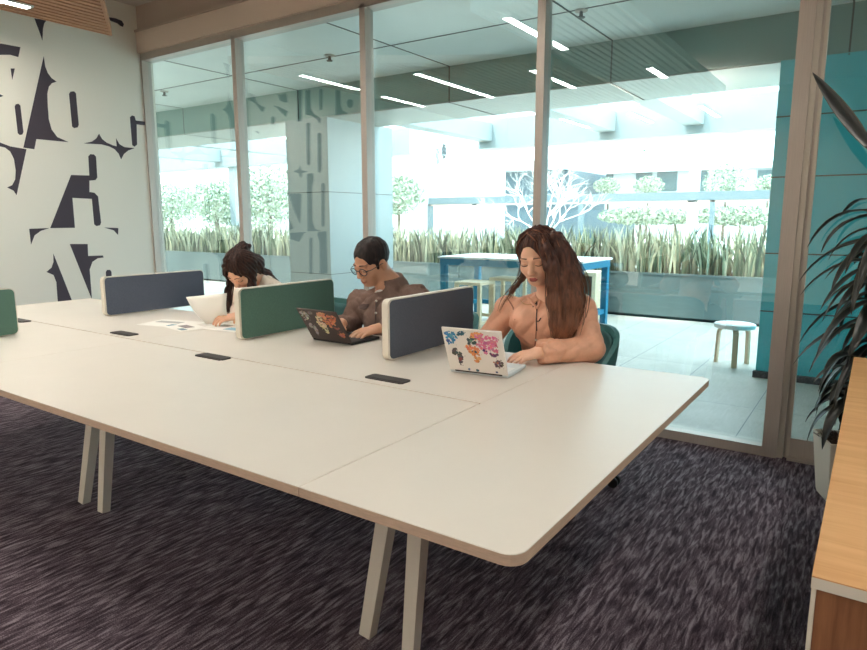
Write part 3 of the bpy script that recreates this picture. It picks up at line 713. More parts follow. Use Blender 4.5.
laptop((-1.245, 1.928), (-1.022, 1.956), .185, .183, math.radians(24), mat('white_lid', (238, 232, 226), .4), mat('silver_deck', (216, 224, 226), .4),
  [('na', (72, 152, 196)), ('gl', (60, 110, 130)), ('sa', (96, 92, 86)), ('eu', (64, 92, 92)), ('af', (232, 152, 96)), ('asn', (242, 164, 104)), ('as', (226, 128, 164)), ('se', (110, 80, 110)), ('se2', (220, 120, 150)), ('au', (120, 96, 104)),
   ((.06, .72, .06), (60, 120, 170)), ((.14, .84, .06), (110, 176, 206)), ((.22, .28, .07), (150, 92, 84)), ((.18, .44, .06), (70, 104, 108)), ((.4, .58, .06), (240, 140, 110)), ((.52, .5, .05), (70, 80, 90)), ((.56, .34, .07), (244, 180, 120)), ((.62, .82, .06), (236, 150, 110)), ((.72, .74, .08), (216, 96, 150)), ((.84, .8, .07), (240, 150, 150)), ((.9, .7, .05), (200, 100, 130)), ((.68, .56, .05), (90, 70, 110)), ((.48, .76, .05), (110, 150, 120)), ((.88, .28, .04), (200, 120, 110)), ((.93, .22, .04), (80, 70, 80)), ((.35, .04, .05), (110, 150, 176)), ((.5, .03, .06), (80, 96, 130)), ((.84, .04, .05), (70, 96, 130))],
  'white laptop with a colourful world map lid, before the person in blush')
laptop((-2.114, 2.103), (-1.872, 2.1), .19, .178, math.radians(33), mat('black_lid', (62, 50, 48), .5), M['black'],
  [('na', (168, 160, 156)), ('gl', (120, 112, 108)), ('sa', (158, 152, 148)), ('eu', (214, 196, 160)), ('af', (216, 200, 164)), ('asn', (206, 150, 116)), ('as', (206, 124, 92)), ('se', (150, 90, 76)), ('au', (196, 116, 92)),
   ((.12, .8, .06), (92, 84, 82)), ((.18, .72, .05), (206, 200, 196)), ((.5, .5, .06), (236, 222, 190)), ((.66, .8, .08), (224, 150, 116)), ((.82, .76, .07), (176, 92, 74)), ((.56, .36, .05), (190, 170, 140))],
  'black laptop with a muted world map on its lid, in front of the man')

# ------------------------------------------------------------------ papers
def sheet_flat(c, rz, wx, wy, z, label, marks):
    t = thing('paper_sheet', (c[0], c[1], z), label, 'paper', 'papers on the desk', rz)
    mb = MB(); mb.box((c[0], c[1], z+.0006), (wx, wy, .001)); mb.build('sheet', M['paper'], t)
    for (a, b, w, h, colr) in marks:
        mb = MB(); mb.box((c[0]+a, c[1]+b, z+.0013), (w, h, .0004)); mb.build('printed_chart', mat('print_%d_%d_%d' % colr, colr, .8), t)
sheet_flat((-3.08, 2.02), .25, .3, .2, TZ, 'printed sheet with a grey table lying flat on the desk, left of the others', [(-.04, .03, .16, .05, (190, 190, 188)), (.07, -.05, .09, .045, (110, 158, 176))])
sheet_flat((-2.9, 1.98), -.2, .21, .15, TZ+.0015, 'printed sheet with a dark chart lying flat between the other two papers', [(-.02, .01, .1, .05, (150, 140, 140)), (.05, -.04, .06, .03, (120, 150, 160))])
sheet_flat((-2.7, 2.1), .1, .26, .19, TZ+.003, 'printed sheet with a blue chart lying under the hand beside the green divider', [(.06, -.03, .1, .06, (150, 190, 206)), (-.06, .03, .07, .05, (200, 196, 190))])
# held sheet: curved
rows = []
p00, p10, p01, p11 = onY(186, 297, 2.03), onY(227, 293, 2.06), onY(206, 324, 2.09), onY(229, 322, 2.16)
p01.z = max(p01.z, TZ+.006); p11.z = max(p11.z, TZ+.006)
for i in range(9):
    q = i/8; r = []
    for j in range(7):
        s = j/6; p = (p00*(1-s)+p10*s)*(1-q)+(p01*(1-s)+p11*s)*q; p = p+Vector((.012*math.sin(PI*q), -.02*math.sin(PI*q), 0)); r.append(p)
    rows.append(r)
mb = MB(); mb.sheet(rows); held = mb.build('held_paper', M['paper'], None, True)
sm = held.modifiers.new('thick', 'SOLIDIFY'); sm.thickness = .0012
tag(held, 'white sheet held upright and curling in the hand of the bowed person', 'paper')

# ------------------------------------------------------------------ signed distance modelling
def V3(p): return np.array([p[0], p[1], p[2]], dtype=np.float64)
def sminf(a, b, k):
    if k <= 0: return np.minimum(a, b)
    h = np.clip(.5+.5*(b-a)/k, 0, 1); return b*(1-h)+a*h-k*h*(1-h)
class Frame:
    def __init__(s, c, R=None, sc=1.0): s.c = V3(c); s.R = np.eye(3) if R is None else np.array(R, float); s.sc = sc
    def to(s, P): return (P-s.c) @ s.R/s.sc
    def w(s, l): return s.c+s.R @ (np.array(l, float)*s.sc)
def head_frame(c, az, pitch, roll=0, sc=1.0):
    """az: facing azimuth, 0 = towards -Y, positive towards +X"""
    f = np.array([math.sin(az), -math.cos(az), 0]); up = np.array([0, 0, 1.0]); r = np.cross(f, up)
    y = f*math.cos(pitch)-up*math.sin(pitch); z = up*math.cos(pitch)+f*math.sin(pitch); x = r
    x2 = x*math.cos(roll)+z*math.sin(roll); z2 = z*math.cos(roll)-x*math.sin(roll)
    return Frame(c, np.stack([x2, y, z2], 1), sc)
class SDF:
    def __init__(s): s.ops = []
    def cone(s, a, b, ra, rb, k=.02, op='u', fr=None, sq=None):
        """rounded cone from a to b; sq=(axis vector, factor) flattens it along that axis"""
        s.ops.append(('c', V3(a), V3(b), ra, rb, k, op, fr, sq)); return s
    def ell(s, c, r, k=.02, op='u', fr=None, R=None): s.ops.append(('e', V3(c), np.array(r, float), R, 0, k, op, fr, None)); return s
    def fn(s, f, k=.0, op='u'): s.ops.append(('f', f, 0, 0, 0, k, op, None, None)); return s
    def one(s, o, P):
        kind, a, b, ra, rb, k, op, fr, sq = o; sc = 1.0
        if kind == 'f': return a(P)
        if fr is not None: P = fr.to(P); sc = fr.sc
        if kind == 'e':
            q = P-a
            if ra is not None: q = q @ ra
            k0 = np.sqrt(((q/b)**2).sum(1)); k1 = np.sqrt(((q/(b*b))**2).sum(1)); return np.where(k1 > 1e-9, k0*(k0-1)/np.maximum(k1, 1e-9), -b.min())*sc
        if sq is not None:
            ax, fc = np.array(sq[0], float), sq[1]; m = (a+b)/2
            d = (P-m) @ ax; P = P+np.outer(d*(1/fc-1), ax); da, db = (a-m) @ ax, (b-m) @ ax
            a = a+ax*da*(1/fc-1); b = b+ax*db*(1/fc-1)
        ab = b-a; L2 = (ab*ab).sum(); t = np.clip(((P-a) @ ab)/L2, 0, 1)
        d = np.sqrt(((P-a-t[:, None]*ab)**2).sum(1))-(ra+(rb-ra)*t)
        if sq is not None: d = d*(.5+.5*sq[1])
        return d*sc
    def __call__(s, P):
        D = None
        for o in s.ops:
            d = s.one(o, P); k, op = o[5], o[6]
            if D is None: D = d
            elif op == 'u': D = sminf(D, d, k)
            elif op == 's': D = -sminf(-D, d, k)
            elif op == 'i': D = -sminf(-D, -d, k)
            elif op == 'd': D = D+d
        return D
def sdf_mesh(fn, lo, hi, h):
    lo, hi = V3(lo), V3(hi); c = 4; n = np.ceil((hi-lo)/(h*c)).astype(int)
    ax = [lo[i]+h*c*(np.arange(n[i])+.5) for i in range(3)]
    G = np.stack(np.meshgrid(*ax, indexing='ij'), -1).reshape(-1, 3)
    dc = np.concatenate([fn(G[i:i+400000]) for i in range(0, len(G), 400000)]).reshape(n)
    act = np.abs(dc) < h*c*2.0
    N = n*c+1
    val = np.ones(N, np.float32)
    inside = dc < 0
    big = np.repeat(np.repeat(np.repeat(inside, c, 0), c, 1), c, 2); val[:-1, :-1, :-1][big] = -1
    ma = np.zeros(N, bool); a = np.repeat(np.repeat(np.repeat(act, c, 0), c, 1), c, 2)
    for i in (0, 1):
        for j in (0, 1):
            for k in (0, 1): ma[i:N[0]-1+i, j:N[1]-1+j, k:N[2]-1+k] |= a
    idx = np.argwhere(ma); vals = np.empty(len(idx), np.float32)
    for i in range(0, len(idx), 400000): vals[i:i+400000] = fn(lo+idx[i:i+400000]*h)
    val[ma] = vals
    s = val < 0
    cs = np.zeros(tuple(N-1), np.int8)
    for i in (0, 1):
        for j in (0, 1):
            for k in (0, 1): cs += s[i:N[0]-1+i, j:N[1]-1+j, k:N[2]-1+k]
    mixed = (cs > 0) & (cs < 8); ci = np.argwhere(mixed); vid = -np.ones(tuple(N-1), np.int32); vid[mixed] = np.arange(len(ci))
    acc = np.zeros((len(ci), 3)); cnt = np.zeros(len(ci))
    cor = [(i, j, k) for i in (0, 1) for j in (0, 1) for k in (0, 1)]
    for p in cor:
        for e in range(3):
            if p[e]: continue
            q = list(p); q[e] = 1
            v0 = val[ci[:, 0]+p[0], ci[:, 1]+p[1], ci[:, 2]+p[2]].astype(float); v1 = val[ci[:, 0]+q[0], ci[:, 1]+q[1], ci[:, 2]+q[2]].astype(float)
            m = (v0 < 0) != (v1 < 0); t = np.where(m, v0/np.where(m, v0-v1, 1), 0); pt = np.array(p, float)[None, :].repeat(len(ci), 0); pt[:, e] = t
            acc[m] += pt[m]; cnt[m] += 1
    vs = lo+(ci+acc/cnt[:, None])*h
    faces = []
    for e in range(3):
        o = [1, 1, 1]; o[e] = 0
        sl0 = [slice(1, N[i]-1) if i != e else slice(0, N[i]-1) for i in range(3)]; sl1 = list(sl0); sl1[e] = slice(1, N[e])
        s0, s1 = s[tuple(sl0)], s[tuple(sl1)]; x = np.argwhere(s0 != s1)+np.array([0 if i == e else 1 for i in range(3)])
        fl = s[x[:, 0], x[:, 1], x[:, 2]]
        a1, a2 = [i for i in range(3) if i != e]
        def cell(d1, d2):
            y = x.copy(); y[:, a1] += d1; y[:, a2] += d2; return vid[y[:, 0], y[:, 1], y[:, 2]]
        q = np.stack([cell(-1, -1), cell(0, -1), cell(0, 0), cell(-1, 0)], 1)
        flip = fl if e != 1 else ~fl
        q = np.where(flip[:, None], q, q[:, ::-1]); faces.append(q)
    f = np.concatenate(faces); f = f[(f >= 0).all(1)]
    return vs, f
def sdf_obj(name, fn, lo, hi, h, mats, parent, matfn=None, smooth_it=0):
    vs, f = sdf_mesh(fn, lo, hi, h)
    off = np.zeros(3); p = parent
    while p is not None: off += V3(p.location); p = p.parent
    me = bpy.data.meshes.new(name)
    me.vertices.add(len(vs)); me.vertices.foreach_set('co', (vs-off).astype(np.float32).ravel())
    me.loops.add(4*len(f)); me.loops.foreach_set('vertex_index', f.astype(np.int32).ravel())
    me.polygons.add(len(f)); me.polygons.foreach_set('loop_start', np.arange(0, 4*len(f), 4, dtype=np.int32)); me.polygons.foreach_set('loop_total', np.full(len(f), 4, np.int32))
    if not isinstance(mats, (list, tuple)): mats = [mats]
    for m in mats: me.materials.append(m)
    me.polygons.foreach_set('use_smooth', np.ones(len(f), bool))
    if matfn is not None: me.polygons.foreach_set('material_index', matfn(vs[f].mean(1)).astype(np.int32))
    me.update(calc_edges=True); me.validate()
    o = bpy.data.objects.new(name, me); COL.objects.link(o); o.parent = parent
    return o
def hit(fn, px, py, t0=.6, t1=5):
    d = ray(px, py); L = d.length; dn = V3(d/L); o = V3(EYE); t = t0
    for _ in range(200):
        v = float(fn((o+dn*t)[None, :])[0])
        if v < .0008: break
        t += v*.7
        if t > t1: return None
    return Vector(o+dn*t)

# ---- anatomy
def add_head(S, fr, fem=True, neck=None):
    w = .95 if fem else 1.0
    S.ell((0, -.012, .028), (.073*w, .09, .082), .01, fr=fr)
    S.ell((0, .03, -.03), (.057*w, .056, .074), .03, fr=fr)
    S.ell((0, .058, -.082), (.027*w, .024, .022), .03, fr=fr)                       # chin
    for s in (-1, 1):
        S.ell((s*.045*w, .0, -.058), (.018, .03, .026), .03, fr=fr)                 # jaw angle
        S.ell((s*.034, .058, -.026), (.022, .02, .02), .025, fr=fr)                 # cheek
        S.ell((s*.031, .088, .002), (.016, .011, .009), .012, 's', fr=fr)           # socket
        S.ell((s*.031, .073, .002), (.0145, .0125, .0115), .004, fr=fr)             # lid over the eye
        S.ell((s*.074*w, -.012, -.014), (.008, .017, .028), .008, fr=fr)             # ear
        S.ell((s*.0105, .092, -.034), (.008, .01, .0075), .006, fr=fr)              # nostril wing
        S.cone((s*.014, .083, .022), (s*.042, .074, .022), .006, .005, .012, fr=fr) # brow ridge
    S.cone((0, .083, .014), (0, .104, -.026), .0075, .0095, .012, fr=fr)            # nose
    S.ell((0, .0865, -.058), (.021, .009, .0055), .006, fr=fr)
    S.ell((0, .0855, -.068), (.018, .009, .0062), .005, fr=fr)
    S.ell((0, .092, -.063), (.02, .006, .0012), .003, 's', fr=fr)
    if neck is not None:
        S.cone(fr.w((0, -.022, -.055)), neck, .047 if fem else .055, .052 if fem else .062, .03)
def face_mat(fr, P, fem=True):
    """0 skin, 1 lips, 2 lash and brow"""
    L = fr.to(P); m = np.zeros(len(P), int); x, y, z = np.abs(L[:, 0]), L[:, 1], L[:, 2]
    front = y > .06
    m[front & (x < .0195-np.abs(z+.063)*.9) & (z > (-.073 if fem else -.07)) & (z < (-.054 if fem else -.057))] = 1
    return m
def face_lines(fr, S, t, fem=True):
    def surf(x, z):
        o, d = fr.w((x, .16, z)), fr.R @ np.array([0, -1.0, 0]); q = 0
        for _ in range(80):
            v = float(S((o+d*q)[None, :])[0])
            if v < .0005: break
            q += v*.8
            if q > .15: break
        return Vector(o+d*q)
    br, ls = MB(), MB(); br.sm = ls.sm = True
    for s in (-1, 1):
        pts = [surf(s*x, .0275+.03*(x-.014)-2.0*(x-.014)**2) for x in (.014, .021, .028, .035, .042, .048)]
        br.tube(catmull(pts, 3), [(.0024 if fem else .0032)*(1-.75*(i/15)**2) for i in range(16)], 6)
        pts = [surf(s*x, -.0035-.004*math.sin(PI*(x-.017)/.03)+.06*(x-.017)) for x in (.017, .023, .029, .036, .042, .047)]
        ls.tube(catmull(pts, 3), [.0008+.0011*math.sin(PI*min(1, .15+i/15*.8)) for i in range(16)], 6)
    br.build('eyebrows', M['dark'], t); ls.build('eyelashes', M['dark'], t)
def add_hand(S, wrist, d, up, thumb, curl=(.25, .55, .5), sc=1.0, spread=.06):
    """wrist point, direction of the fingers, back-of-hand normal, thumb=+1/-1 side along d x up"""
    d = Vector(d).normalized(); up = Vector(up); up = (up-d*up.dot(d)).normalized(); l = d.cross(up)*thumb; w = Vector(wrist)
    for i, (lat, ln, r) in enumerate(((.027, .068, .0085), (.009, .077, .0088), (-.009, .071, .0084), (-.0255, .055, .0075))):
        k = w+d*(.082-.004*abs(i-1))*sc+l*lat*sc+up*.004
        S.cone(w+l*lat*.55*sc, k, .0125*sc, .0105*sc, .012)
        p = k; ang = 0; dirn = (d+l*(lat/.027)*spread).normalized()
        for j, (fr_, c) in enumerate(((.45, curl[0]), (.31, curl[1]), (.24, curl[2]))):
            ang += c*(1+.08*i); dd = dirn*math.cos(ang)-up*math.sin(ang); q = p+dd*ln*fr_*sc
            S.cone(p, q, (r-.0006*j)*sc, (r-.0006*(j+1))*sc, .003 if j == 0 else .002); p = q
    a = w+d*.022*sc+l*.018*sc; b = a+(d*.55+l*.62-up*.25).normalized()*.042*sc; c = b+(d*.85+l*.3-up*.25).normalized()*.032*sc; e = c+(d*.95+l*.05-up*.35).normalized()*.026*sc
    S.cone(w+d*.01+l*.008, a, .013*sc, .0135*sc, .014); S.cone(a, b, .0135*sc, .0105*sc, .01); S.cone(b, c, .0105*sc, .0092*sc, .003); S.cone(c, e, .0092*sc, .0075*sc, .003)
def add_legs(S, hip, knees, ankles, r=(.078, .058, .042), toes=None):
    for k, a, s in zip(knees, ankles, (-1, 1)):
        h = Vector(hip)+Vector((s*.085, 0, -.01)); S.cone(h, k, r[0], r[1], .04); S.cone(k, a, r[1]*.95, r[2], .02)
def add_feet(S, ankles, f=Vector((0, -1, 0))):
    for a in ankles:
        a = Vector(a); S.cone((a.x, a.y, .045), a, .036, .036, .02); S.cone((a.x, a.y+.03, .036), (a.x, a.y-.13, .028), .036, .028, .02, sq=((0, 0, 1), .8))
def tubes_hair(mb, guides, n, g, r=.0022, spread=.5, wave=.006, taper=True, nseg=3):
    """locks between neighbouring guide curves (each a list of (point, radius))"""
    for i in range(n):
        gi = g.randrange(len(guides)); A = guides[gi]; m = len(A)
        a = g.uniform(0, 2*PI); rr = g.random()**.5; ph = g.uniform(0, 6); fq = g.uniform(.6, 1.2)
        pts = []
        for j, (p, R) in enumerate(A):
            p = Vector(p); t = (Vector(A[min(j+1, m-1)][0])-Vector(A[max(j-1, 0)][0])).normalized(); x = t.orthogonal().normalized(); y = t.cross(x)
            q = p+x*(math.cos(a)*rr*R)+y*(math.sin(a)*rr*R)+x*math.sin(ph+j*fq)*wave*j/m+y*math.cos(ph*1.7+j*fq)*wave*j/m; pts.append(q)
        e = g.randint(max(3, int(m*.7)), m); pts = pts[:e]
        pts = catmull(pts, nseg); k = len(pts); rs = [r*g.uniform(.8, 1.3)*(1-(q/(k-1))**3*.85) for q in range(k)]
        mb.cur = 1 if g.random() < .28 else 0; mb.sm = True; mb.tube(pts, rs, 5, False)

# ---- office chairs
def office_chair(c, rz, label, a0=0):
    t = thing('office_chair', (c[0], c[1], 0), label, 'chair', 'teal shell office chairs', rz); X, Y = c
    rows = []; n = 36
    def shell(off, zoff):
        R = []
        for i in range(n+1):
            ph = math.radians(-118+236*i/n); k = abs(ph)/math.radians(118); top = .765-.13*max(0, (k-.35)/.65)**1.6-.05*k**8
            col = []
            for j in range(11):
                q = j/10; z = .44+(top-.44)*q; flare = .205+.05*q+.012*math.sin(q*PI)
                rr = (flare-off); x = math.sin(ph)*rr*1.14; y = math.cos(ph)*rr*(.9+.06*q); col.append((X+x, Y+y, z-zoff*(j == 10)))
            R.append(col)
        return R
    o_, i_ = shell(0, 0), shell(.022, 0); mb = MB(); mb.sm = True; mb.sheet(o_); mb.sheet([r[::-1] for r in i_])
    mb.sm = False
    for i in range(n): mb.add([o_[i][10], o_[i+1][10], i_[i+1][10], i_[i][10]], [(0, 1, 2, 3)]); mb.add([o_[i][0], i_[i][0], i_[i+1][0], o_[i+1][0]], [(0, 1, 2, 3)])
    for i in (0, n):
        for j in range(10): mb.add([o_[i][j], o_[i][j+1], i_[i][j+1], i_[i][j]], [(0, 1, 2, 3)])
    mb.build('backrest_shell', M['chair'], t)
    mb = MB(); mb.sm = True; mb.sheet([[(p[0], p[1], p[2]) for p in r[1:10]] for r in [[(X+(q[0]-X)*.985, Y+(q[1]-Y)*.985, q[2]) for q in rr] for rr in i_[7:30]]]); ob = mb.build('back_pad', M['chairin'], t); so = ob.modifiers.new('thick', 'SOLIDIFY'); so.thickness = .008
    mb = MB(); mb.sm = True
    pr = [(.02, .4), (.17, .405), (.205, .425), (.21, .45), (.2, .468), (.15, .478), (.0, .48)]; mb.lathe([(r*1.12, z) for r, z in pr], (X, Y-.03, 0), 36); mb.build('seat', M['chairin'], t)
    mb = MB(); mb.lathe([(.03, .1), (.03, .25), (.022, .25), (.022, .39), (.08, .395), (.08, .402)], (X, Y, 0), 20); mb.build('column', M['black'], t)
    for k in range(5):
        a = 2*PI*k/5+math.radians(a0); dx, dy = math.cos(a), math.sin(a)
        mb = MB(); mb.bar((X, Y, .105), (X+dx*.3, Y+dy*.3, .075), .045, .035, .03, .022); mb.build('base_arm', M['black'], t)
        mb = MB(); cx, cyy = X+dx*.305, Y+dy*.305; mb.tube([(cx, cyy, .045), (cx, cyy, .08)], .007, 8)
        for s in (-1, 1):
            p = Vector((cx-dy*s*.012, cyy+dx*s*.012, .026)); q = p+Vector((-dy*s*.014, dx*s*.014, 0)); mb.tube([p, q], .026, 16)
        mb.build('caster', M['black'], t)
    return t
CH = [(-1.265, 2.965), (-2.06, 2.97), (-3.0, 2.99)]
office_chair(CH[0], 0, 'teal shell chair with black casters that the person in blush sits on')
office_chair(CH[1], 0, 'teal shell chair that the man in the brown shirt sits on')
office_chair(CH[2], 0, 'teal shell chair that the bowed person in cream sits on')

H_BODY, H_CLOTH, H_HAIR = .0032, .0042, .0036
DOWN = Vector((0, 0, -1)); ZU = Vector((0, 0, 1))
def folds(fr_pts, amp, fq, seed):
    g = np.random.RandomState(seed); ks = g.normal(size=(5, 3)); ks[:, 2] *= .3; ks /= np.linalg.norm(ks, axis=1)[:, None]; ph = g.uniform(0, 6, 5)
    def f(P):
        d = 0
        for k, p in zip(ks, ph): d = d+1-1.6*np.abs(np.sin(.5*(P @ k*fq+p+1.8*np.sin(P @ k[::-1]*fq*.5))))**.8
        return d*amp/5
    return f
def skin_person(label):
    return None

# ================= person one: long brown hair, blush blouse
def person_blush():
    hc = onY(537.5, 257, 2.41); t = thing('person', (-1.08, 2.6, .46), 'person with long brown hair in a blush blouse typing at the white laptop', 'person')
    fr = head_frame(hc, math.radians(7), math.radians(20), math.radians(-4), .97)
    neck = onY(553, 297, 2.5); rs, ls = onY(508, 309, 2.49), onY(582, 309, 2.50); re, le = onY(488, 341, 2.44), onY(590, 352, 2.42)
    le.z = max(le.z, TZ+.045)
    rw = Vector((-1.215, 2.2, .797)); lw = onY(541, 360, 2.225); lw.z = TZ+.048
    hip = Vector((-1.13, 2.76, .54)); waist = onY(548, 362, 2.54); waist.z = .73
    chest = (rs+ls)/2+Vector((0, .0, -.07))
    lk, rk = Vector((-1.04, 2.3, .55)), Vector((-1.25, 2.3, .55)); la, ra = Vector((-1.06, 2.62, .09)), Vector((-1.25, 2.62, .09))
    B = SDF(); add_head(B, fr, True, neck)
    B.cone(neck, chest, .05, .085, .04); B.cone(rs, ls, .042, .042, .05); B.cone(chest, waist, .095, .085, .06, sq=((0, 1, 0), .7)); B.cone(waist, hip, .09, .12, .05, sq=((0, 1, 0), .8))
    add_legs(B, hip, (rk, lk), (ra, la)); add_feet(B, (ra, la))
    B.cone(rs, re, .04, .033, .02); B.cone(re, rw, .033, .023, .015); B.cone(ls, le, .04, .033, .02); B.cone(le, lw, .033, .023, .015)
    add_hand(B, lw, onY(514, 362, 2.155)-lw+Vector((0, 0, .01)), ZU+Vector((.15, -.25, 0)), 1, (.2, .42, .3), .92, .24)
    add_hand(B, rw, Vector((.25, -1, -.08)), ZU, -1, (.2, .4, .3), .9, .12)
    fl = face_mat
    body = sdf_obj('body', B, (-1.5, 1.98, -.01), (-.78, 2.9, 1.27), H_BODY, [M['skinw'], M['lip'], M['dark']], t, lambda P: face_mat(fr, P)); face_lines(fr, B, t)
    # blouse
    C = SDF(); C.cone(neck+Vector((0, .0, -.012)), chest, .066, .1, .04); C.cone(rs, ls, .05, .05, .05)
    C.cone(chest, waist, .112, .098, .06, sq=((0, 1, 0), .74)); C.cone(waist, hip+Vector((0, 0, .03)), .1, .13, .05, sq=((0, 1, 0), .82))
    for px, py, s in ((521, 321, 1), (553, 323, 1)):
        q = onY(px, py, 2.4); C.ell(q+Vector((0, .02, 0)), (.05, .045, .05), .06)
    C.cone(rs, re, .052, .05, .03); C.cone(re, rw+(re-rw).normalized()*.05, .05, .038, .02)
    cuff = lw+(le-lw).normalized()*.035
    C.cone(ls, le, .054, .054, .03); C.cone(le, cuff, .054, .042, .02)
    dv = (lw-le).normalized()
    for q, r_ in ((.028, .047), (.055, .049), (.004, .043)):
        C.fn(lambda P, c=V3(lw-dv*q), n=V3(dv), r=r_: (lambda v: np.sqrt((np.sqrt(np.maximum(((v-np.outer(v @ n, n))**2).sum(1), 1e-12))*(1)-r*.72*(1+.16*np.sin(7*np.arctan2(v[:, 2], v @ np.cross(n, [0, 0, 1])))))**2+(v @ n)**2)-.0125)(P-c), .012)
    C.fn(folds(None, .009, 110, 4), op='d')
    # neckline
    nk = onY(536, 300, 2.39); 
    C.cone(fr.w((0, .0, -.1)), neck+Vector((-.005, -.02, .012)), .056, .05, .008, 's'); C.cone(neck+Vector((-.008, -.09, -.0)), nk+Vector((0.002, -.02, -.015)), .026, .006, .008, 's')
    C.fn(lambda P: TZ+.002-P[:, 2]+np.where(P[:, 1] > 2.37, -1, 0), .004, 'i') if False else None
    C.fn(lambda P: np.where(P[:, 1] < 2.375, TZ+.0025-P[:, 2], -1.0), .003, 'i')
    C.fn(lambda P: .52-P[:, 2], .01, 'i')
    bl = sdf_obj('blouse', C, (-1.5, 2.08, .5), (-.78, 2.78, 1.1), H_CLOTH, M['blouse'], t)
    col = MB(); col.sm = True
    for pts in ([(523, 292), (528, 297), (533, 303), (537, 309)], [(543, 289), (542, 296), (540, 303), (537, 309)]):
        ps = [hit(C, *q) for q in pts]; ps = [p+Vector((0, -.003, .001)) for p in ps if p]
        if len(ps) > 2: col.tube(catmull(ps, 4), .0058, 8)
    col.build('collar', M['blouse'], t); col = MB(); col.sm = True
    ps = [hit(C, *q) for q in ((537, 309), (536.5, 325), (535.5, 340), (533.5, 358))]; ps = [p+Vector((0, .001, 0)) for p in ps if p]
    if len(ps) > 2: col.tube(catmull(ps, 4), .0028, 6)
    col.build('placket', M['seam_b'], t); col = MB(); col.sm = True
    for pts in ([(507, 298), (513, 308), (515, 320), (513, 332)], [(585, 300), (580, 312), (579, 324)]):
        ps = [hit(C, *q) for q in pts]; ps = [p+Vector((0, .0012, 0)) for p in ps if p]
        if len(ps) > 2: col.tube(catmull(ps, 4), .003, 6)
    col.build('seams', M['seam_b'], t)
    # trousers, shoes
    T = SDF(); T.cone(hip+Vector((0, 0, .06)), hip, .12, .135, .04, sq=((0, 1, 0), .85)); add_legs(T, hip, (rk, lk), (ra, la), (.088, .068, .052)); T.fn(lambda P: .1-P[:, 2], .01, 'i')
    sdf_obj('trousers', T, (-1.4, 2.1, .08), (-.8, 2.85, .72), .007, M['jeans'], t)
    for an in (ra, la):
        Sh = SDF(); add_feet(Sh, (an,)); Sh.fn(lambda P: -.008+0*P[:, 0], op='d'); Sh.fn(lambda P: P[:, 2]-.1, .01, 'i'); Sh.fn(lambda P: .001-P[:, 2], .0, 'i')
        sdf_obj('shoe', Sh, (-1.4, 2.4, -.02), (-.9, 2.75, .13), .006, M['shoe'], t)
    # buttons, piping, necklace
    mb = MB(); mb.sm = True
    for px, py in ((536, 340), (533, 357)):
        p = hit(C, px, py)
        if p: mb.cur = 0; mb.tube([p+Vector((0, .002, 0)), p+Vector((.002, -.005, .001))], .0052, 10)
    mb.build('buttons', M['cream'], t)
    mb = MB(); mb.sm = True
    for pts in ([(539, 288), (540, 296), (537, 302), (533, 307)], [(537, 302), (537, 311), (536.5, 320), (537, 331)], [(541, 318), (539, 321), (537, 321)]):
        ps = [hit(C, *q) for q in pts]; ps = [p+Vector((0, -.002, 0)) for p in ps if p]
        if len(ps) > 2: mb.tube(catmull(ps, 4), .0022, 6)
    mb.build('dark_piping', M['ribbon'], t)
    both = lambda P: np.minimum(B(P), C(P))
    ps = [hit(both, *q) for q in ((520, 299), (523, 303), (528, 304.5), (533, 303.5), (538, 300))]; ps = [p+Vector((0, -.002, 0)) for p in ps if p]
    mb = MB(); mb.sm = True
    if len(ps) > 2: mb.tube(catmull(ps, 4), .0011, 6); mb.build('necklace', M['gold'], t)
    # hair
    Hs = SDF(); Hs.ell((-.004, -.021, .036), (.08, .104, .087), .01, fr=fr)
    Hs.cone(fr.w((-.01, -.06, .02)), onY(563, 292, 2.55), .078, .07, .03)
    P_ = lambda x, y, Y: onY(x, y, Y)
    left = [(P_(556, 240, 2.40), .035), (P_(563, 258, 2.40), .045), (P_(568, 278, 2.40), .052), (P_(570, 300, 2.385), .052), (P_(567, 322, 2.375), .042), (P_(562, 340, 2.37), .026), (P_(560, 350, 2.37), .012)]
    fronts = [(P_(541, 237, 2.345), .013), (P_(546, 250, 2.325), .018), (P_(551, 266, 2.325), .022), (P_(554, 282, 2.335), .026), (P_(556, 302, 2.345), .03), (P_(557, 324, 2.345), .024), (P_(558, 342, 2.35), .012)]
    for ch in (left, fronts):
        for (a, r1), (b, r2) in zip(ch[:-1], ch[1:]): Hs.cone(a, b, r1, r2, .03)
    # right side wisp behind the cheek and over the shoulder
    wisp = [(fr.w((.062, .012, .04)), .01), (fr.w((.07, .0, -.02)), .008), (fr.w((.06, .0, -.08)), .007), (P_(511, 291, 2.44), .012), (P_(505, 300, 2.43), .01), (P_(500, 306, 2.44), .004)]
    for (a, r1), (b, r2) in zip(wisp[:3], wisp[1:4]): Hs.cone(a, b, r1, r2, .015)
    # face opening
    def groove(P):
        L = fr.to(P); a = np.arctan2(L[:, 0], L[:, 1]+.02); return .0016*np.sin(a*34+L[:, 2]*10)+.0018*np.sin(P[:, 0]*210+P[:, 2]*25+P[:, 1]*90)
    Hs.fn(groove, op='d'); Hs.ell((.014, .1, -.012), (.058, .068, .098), .01, 's', fr=fr)
    hair = sdf_obj('hair', Hs, (-1.42, 2.2, .78), (-.8, 2.75, 1.29), H_HAIR, [M['hair1'], M['hair1b']], t)
    g = random.Random(4); mb = MB()
    fw = lambda *l: Vector(fr.w(l))
    part = lambda s, r: None
    gl = []
    gl.append([(fw(.012, .03, .117), .005), (fw(-.02, .055, .104), .008), (fw(-.046, .066, .07), .012)]+[(p, r*.9) for p, r in fronts[2:]])
    gl.append([(fw(.01, .0, .122), .006), (fw(-.045, .02, .1), .012)]+[(p, r*.98) for p, r in left[1:]])
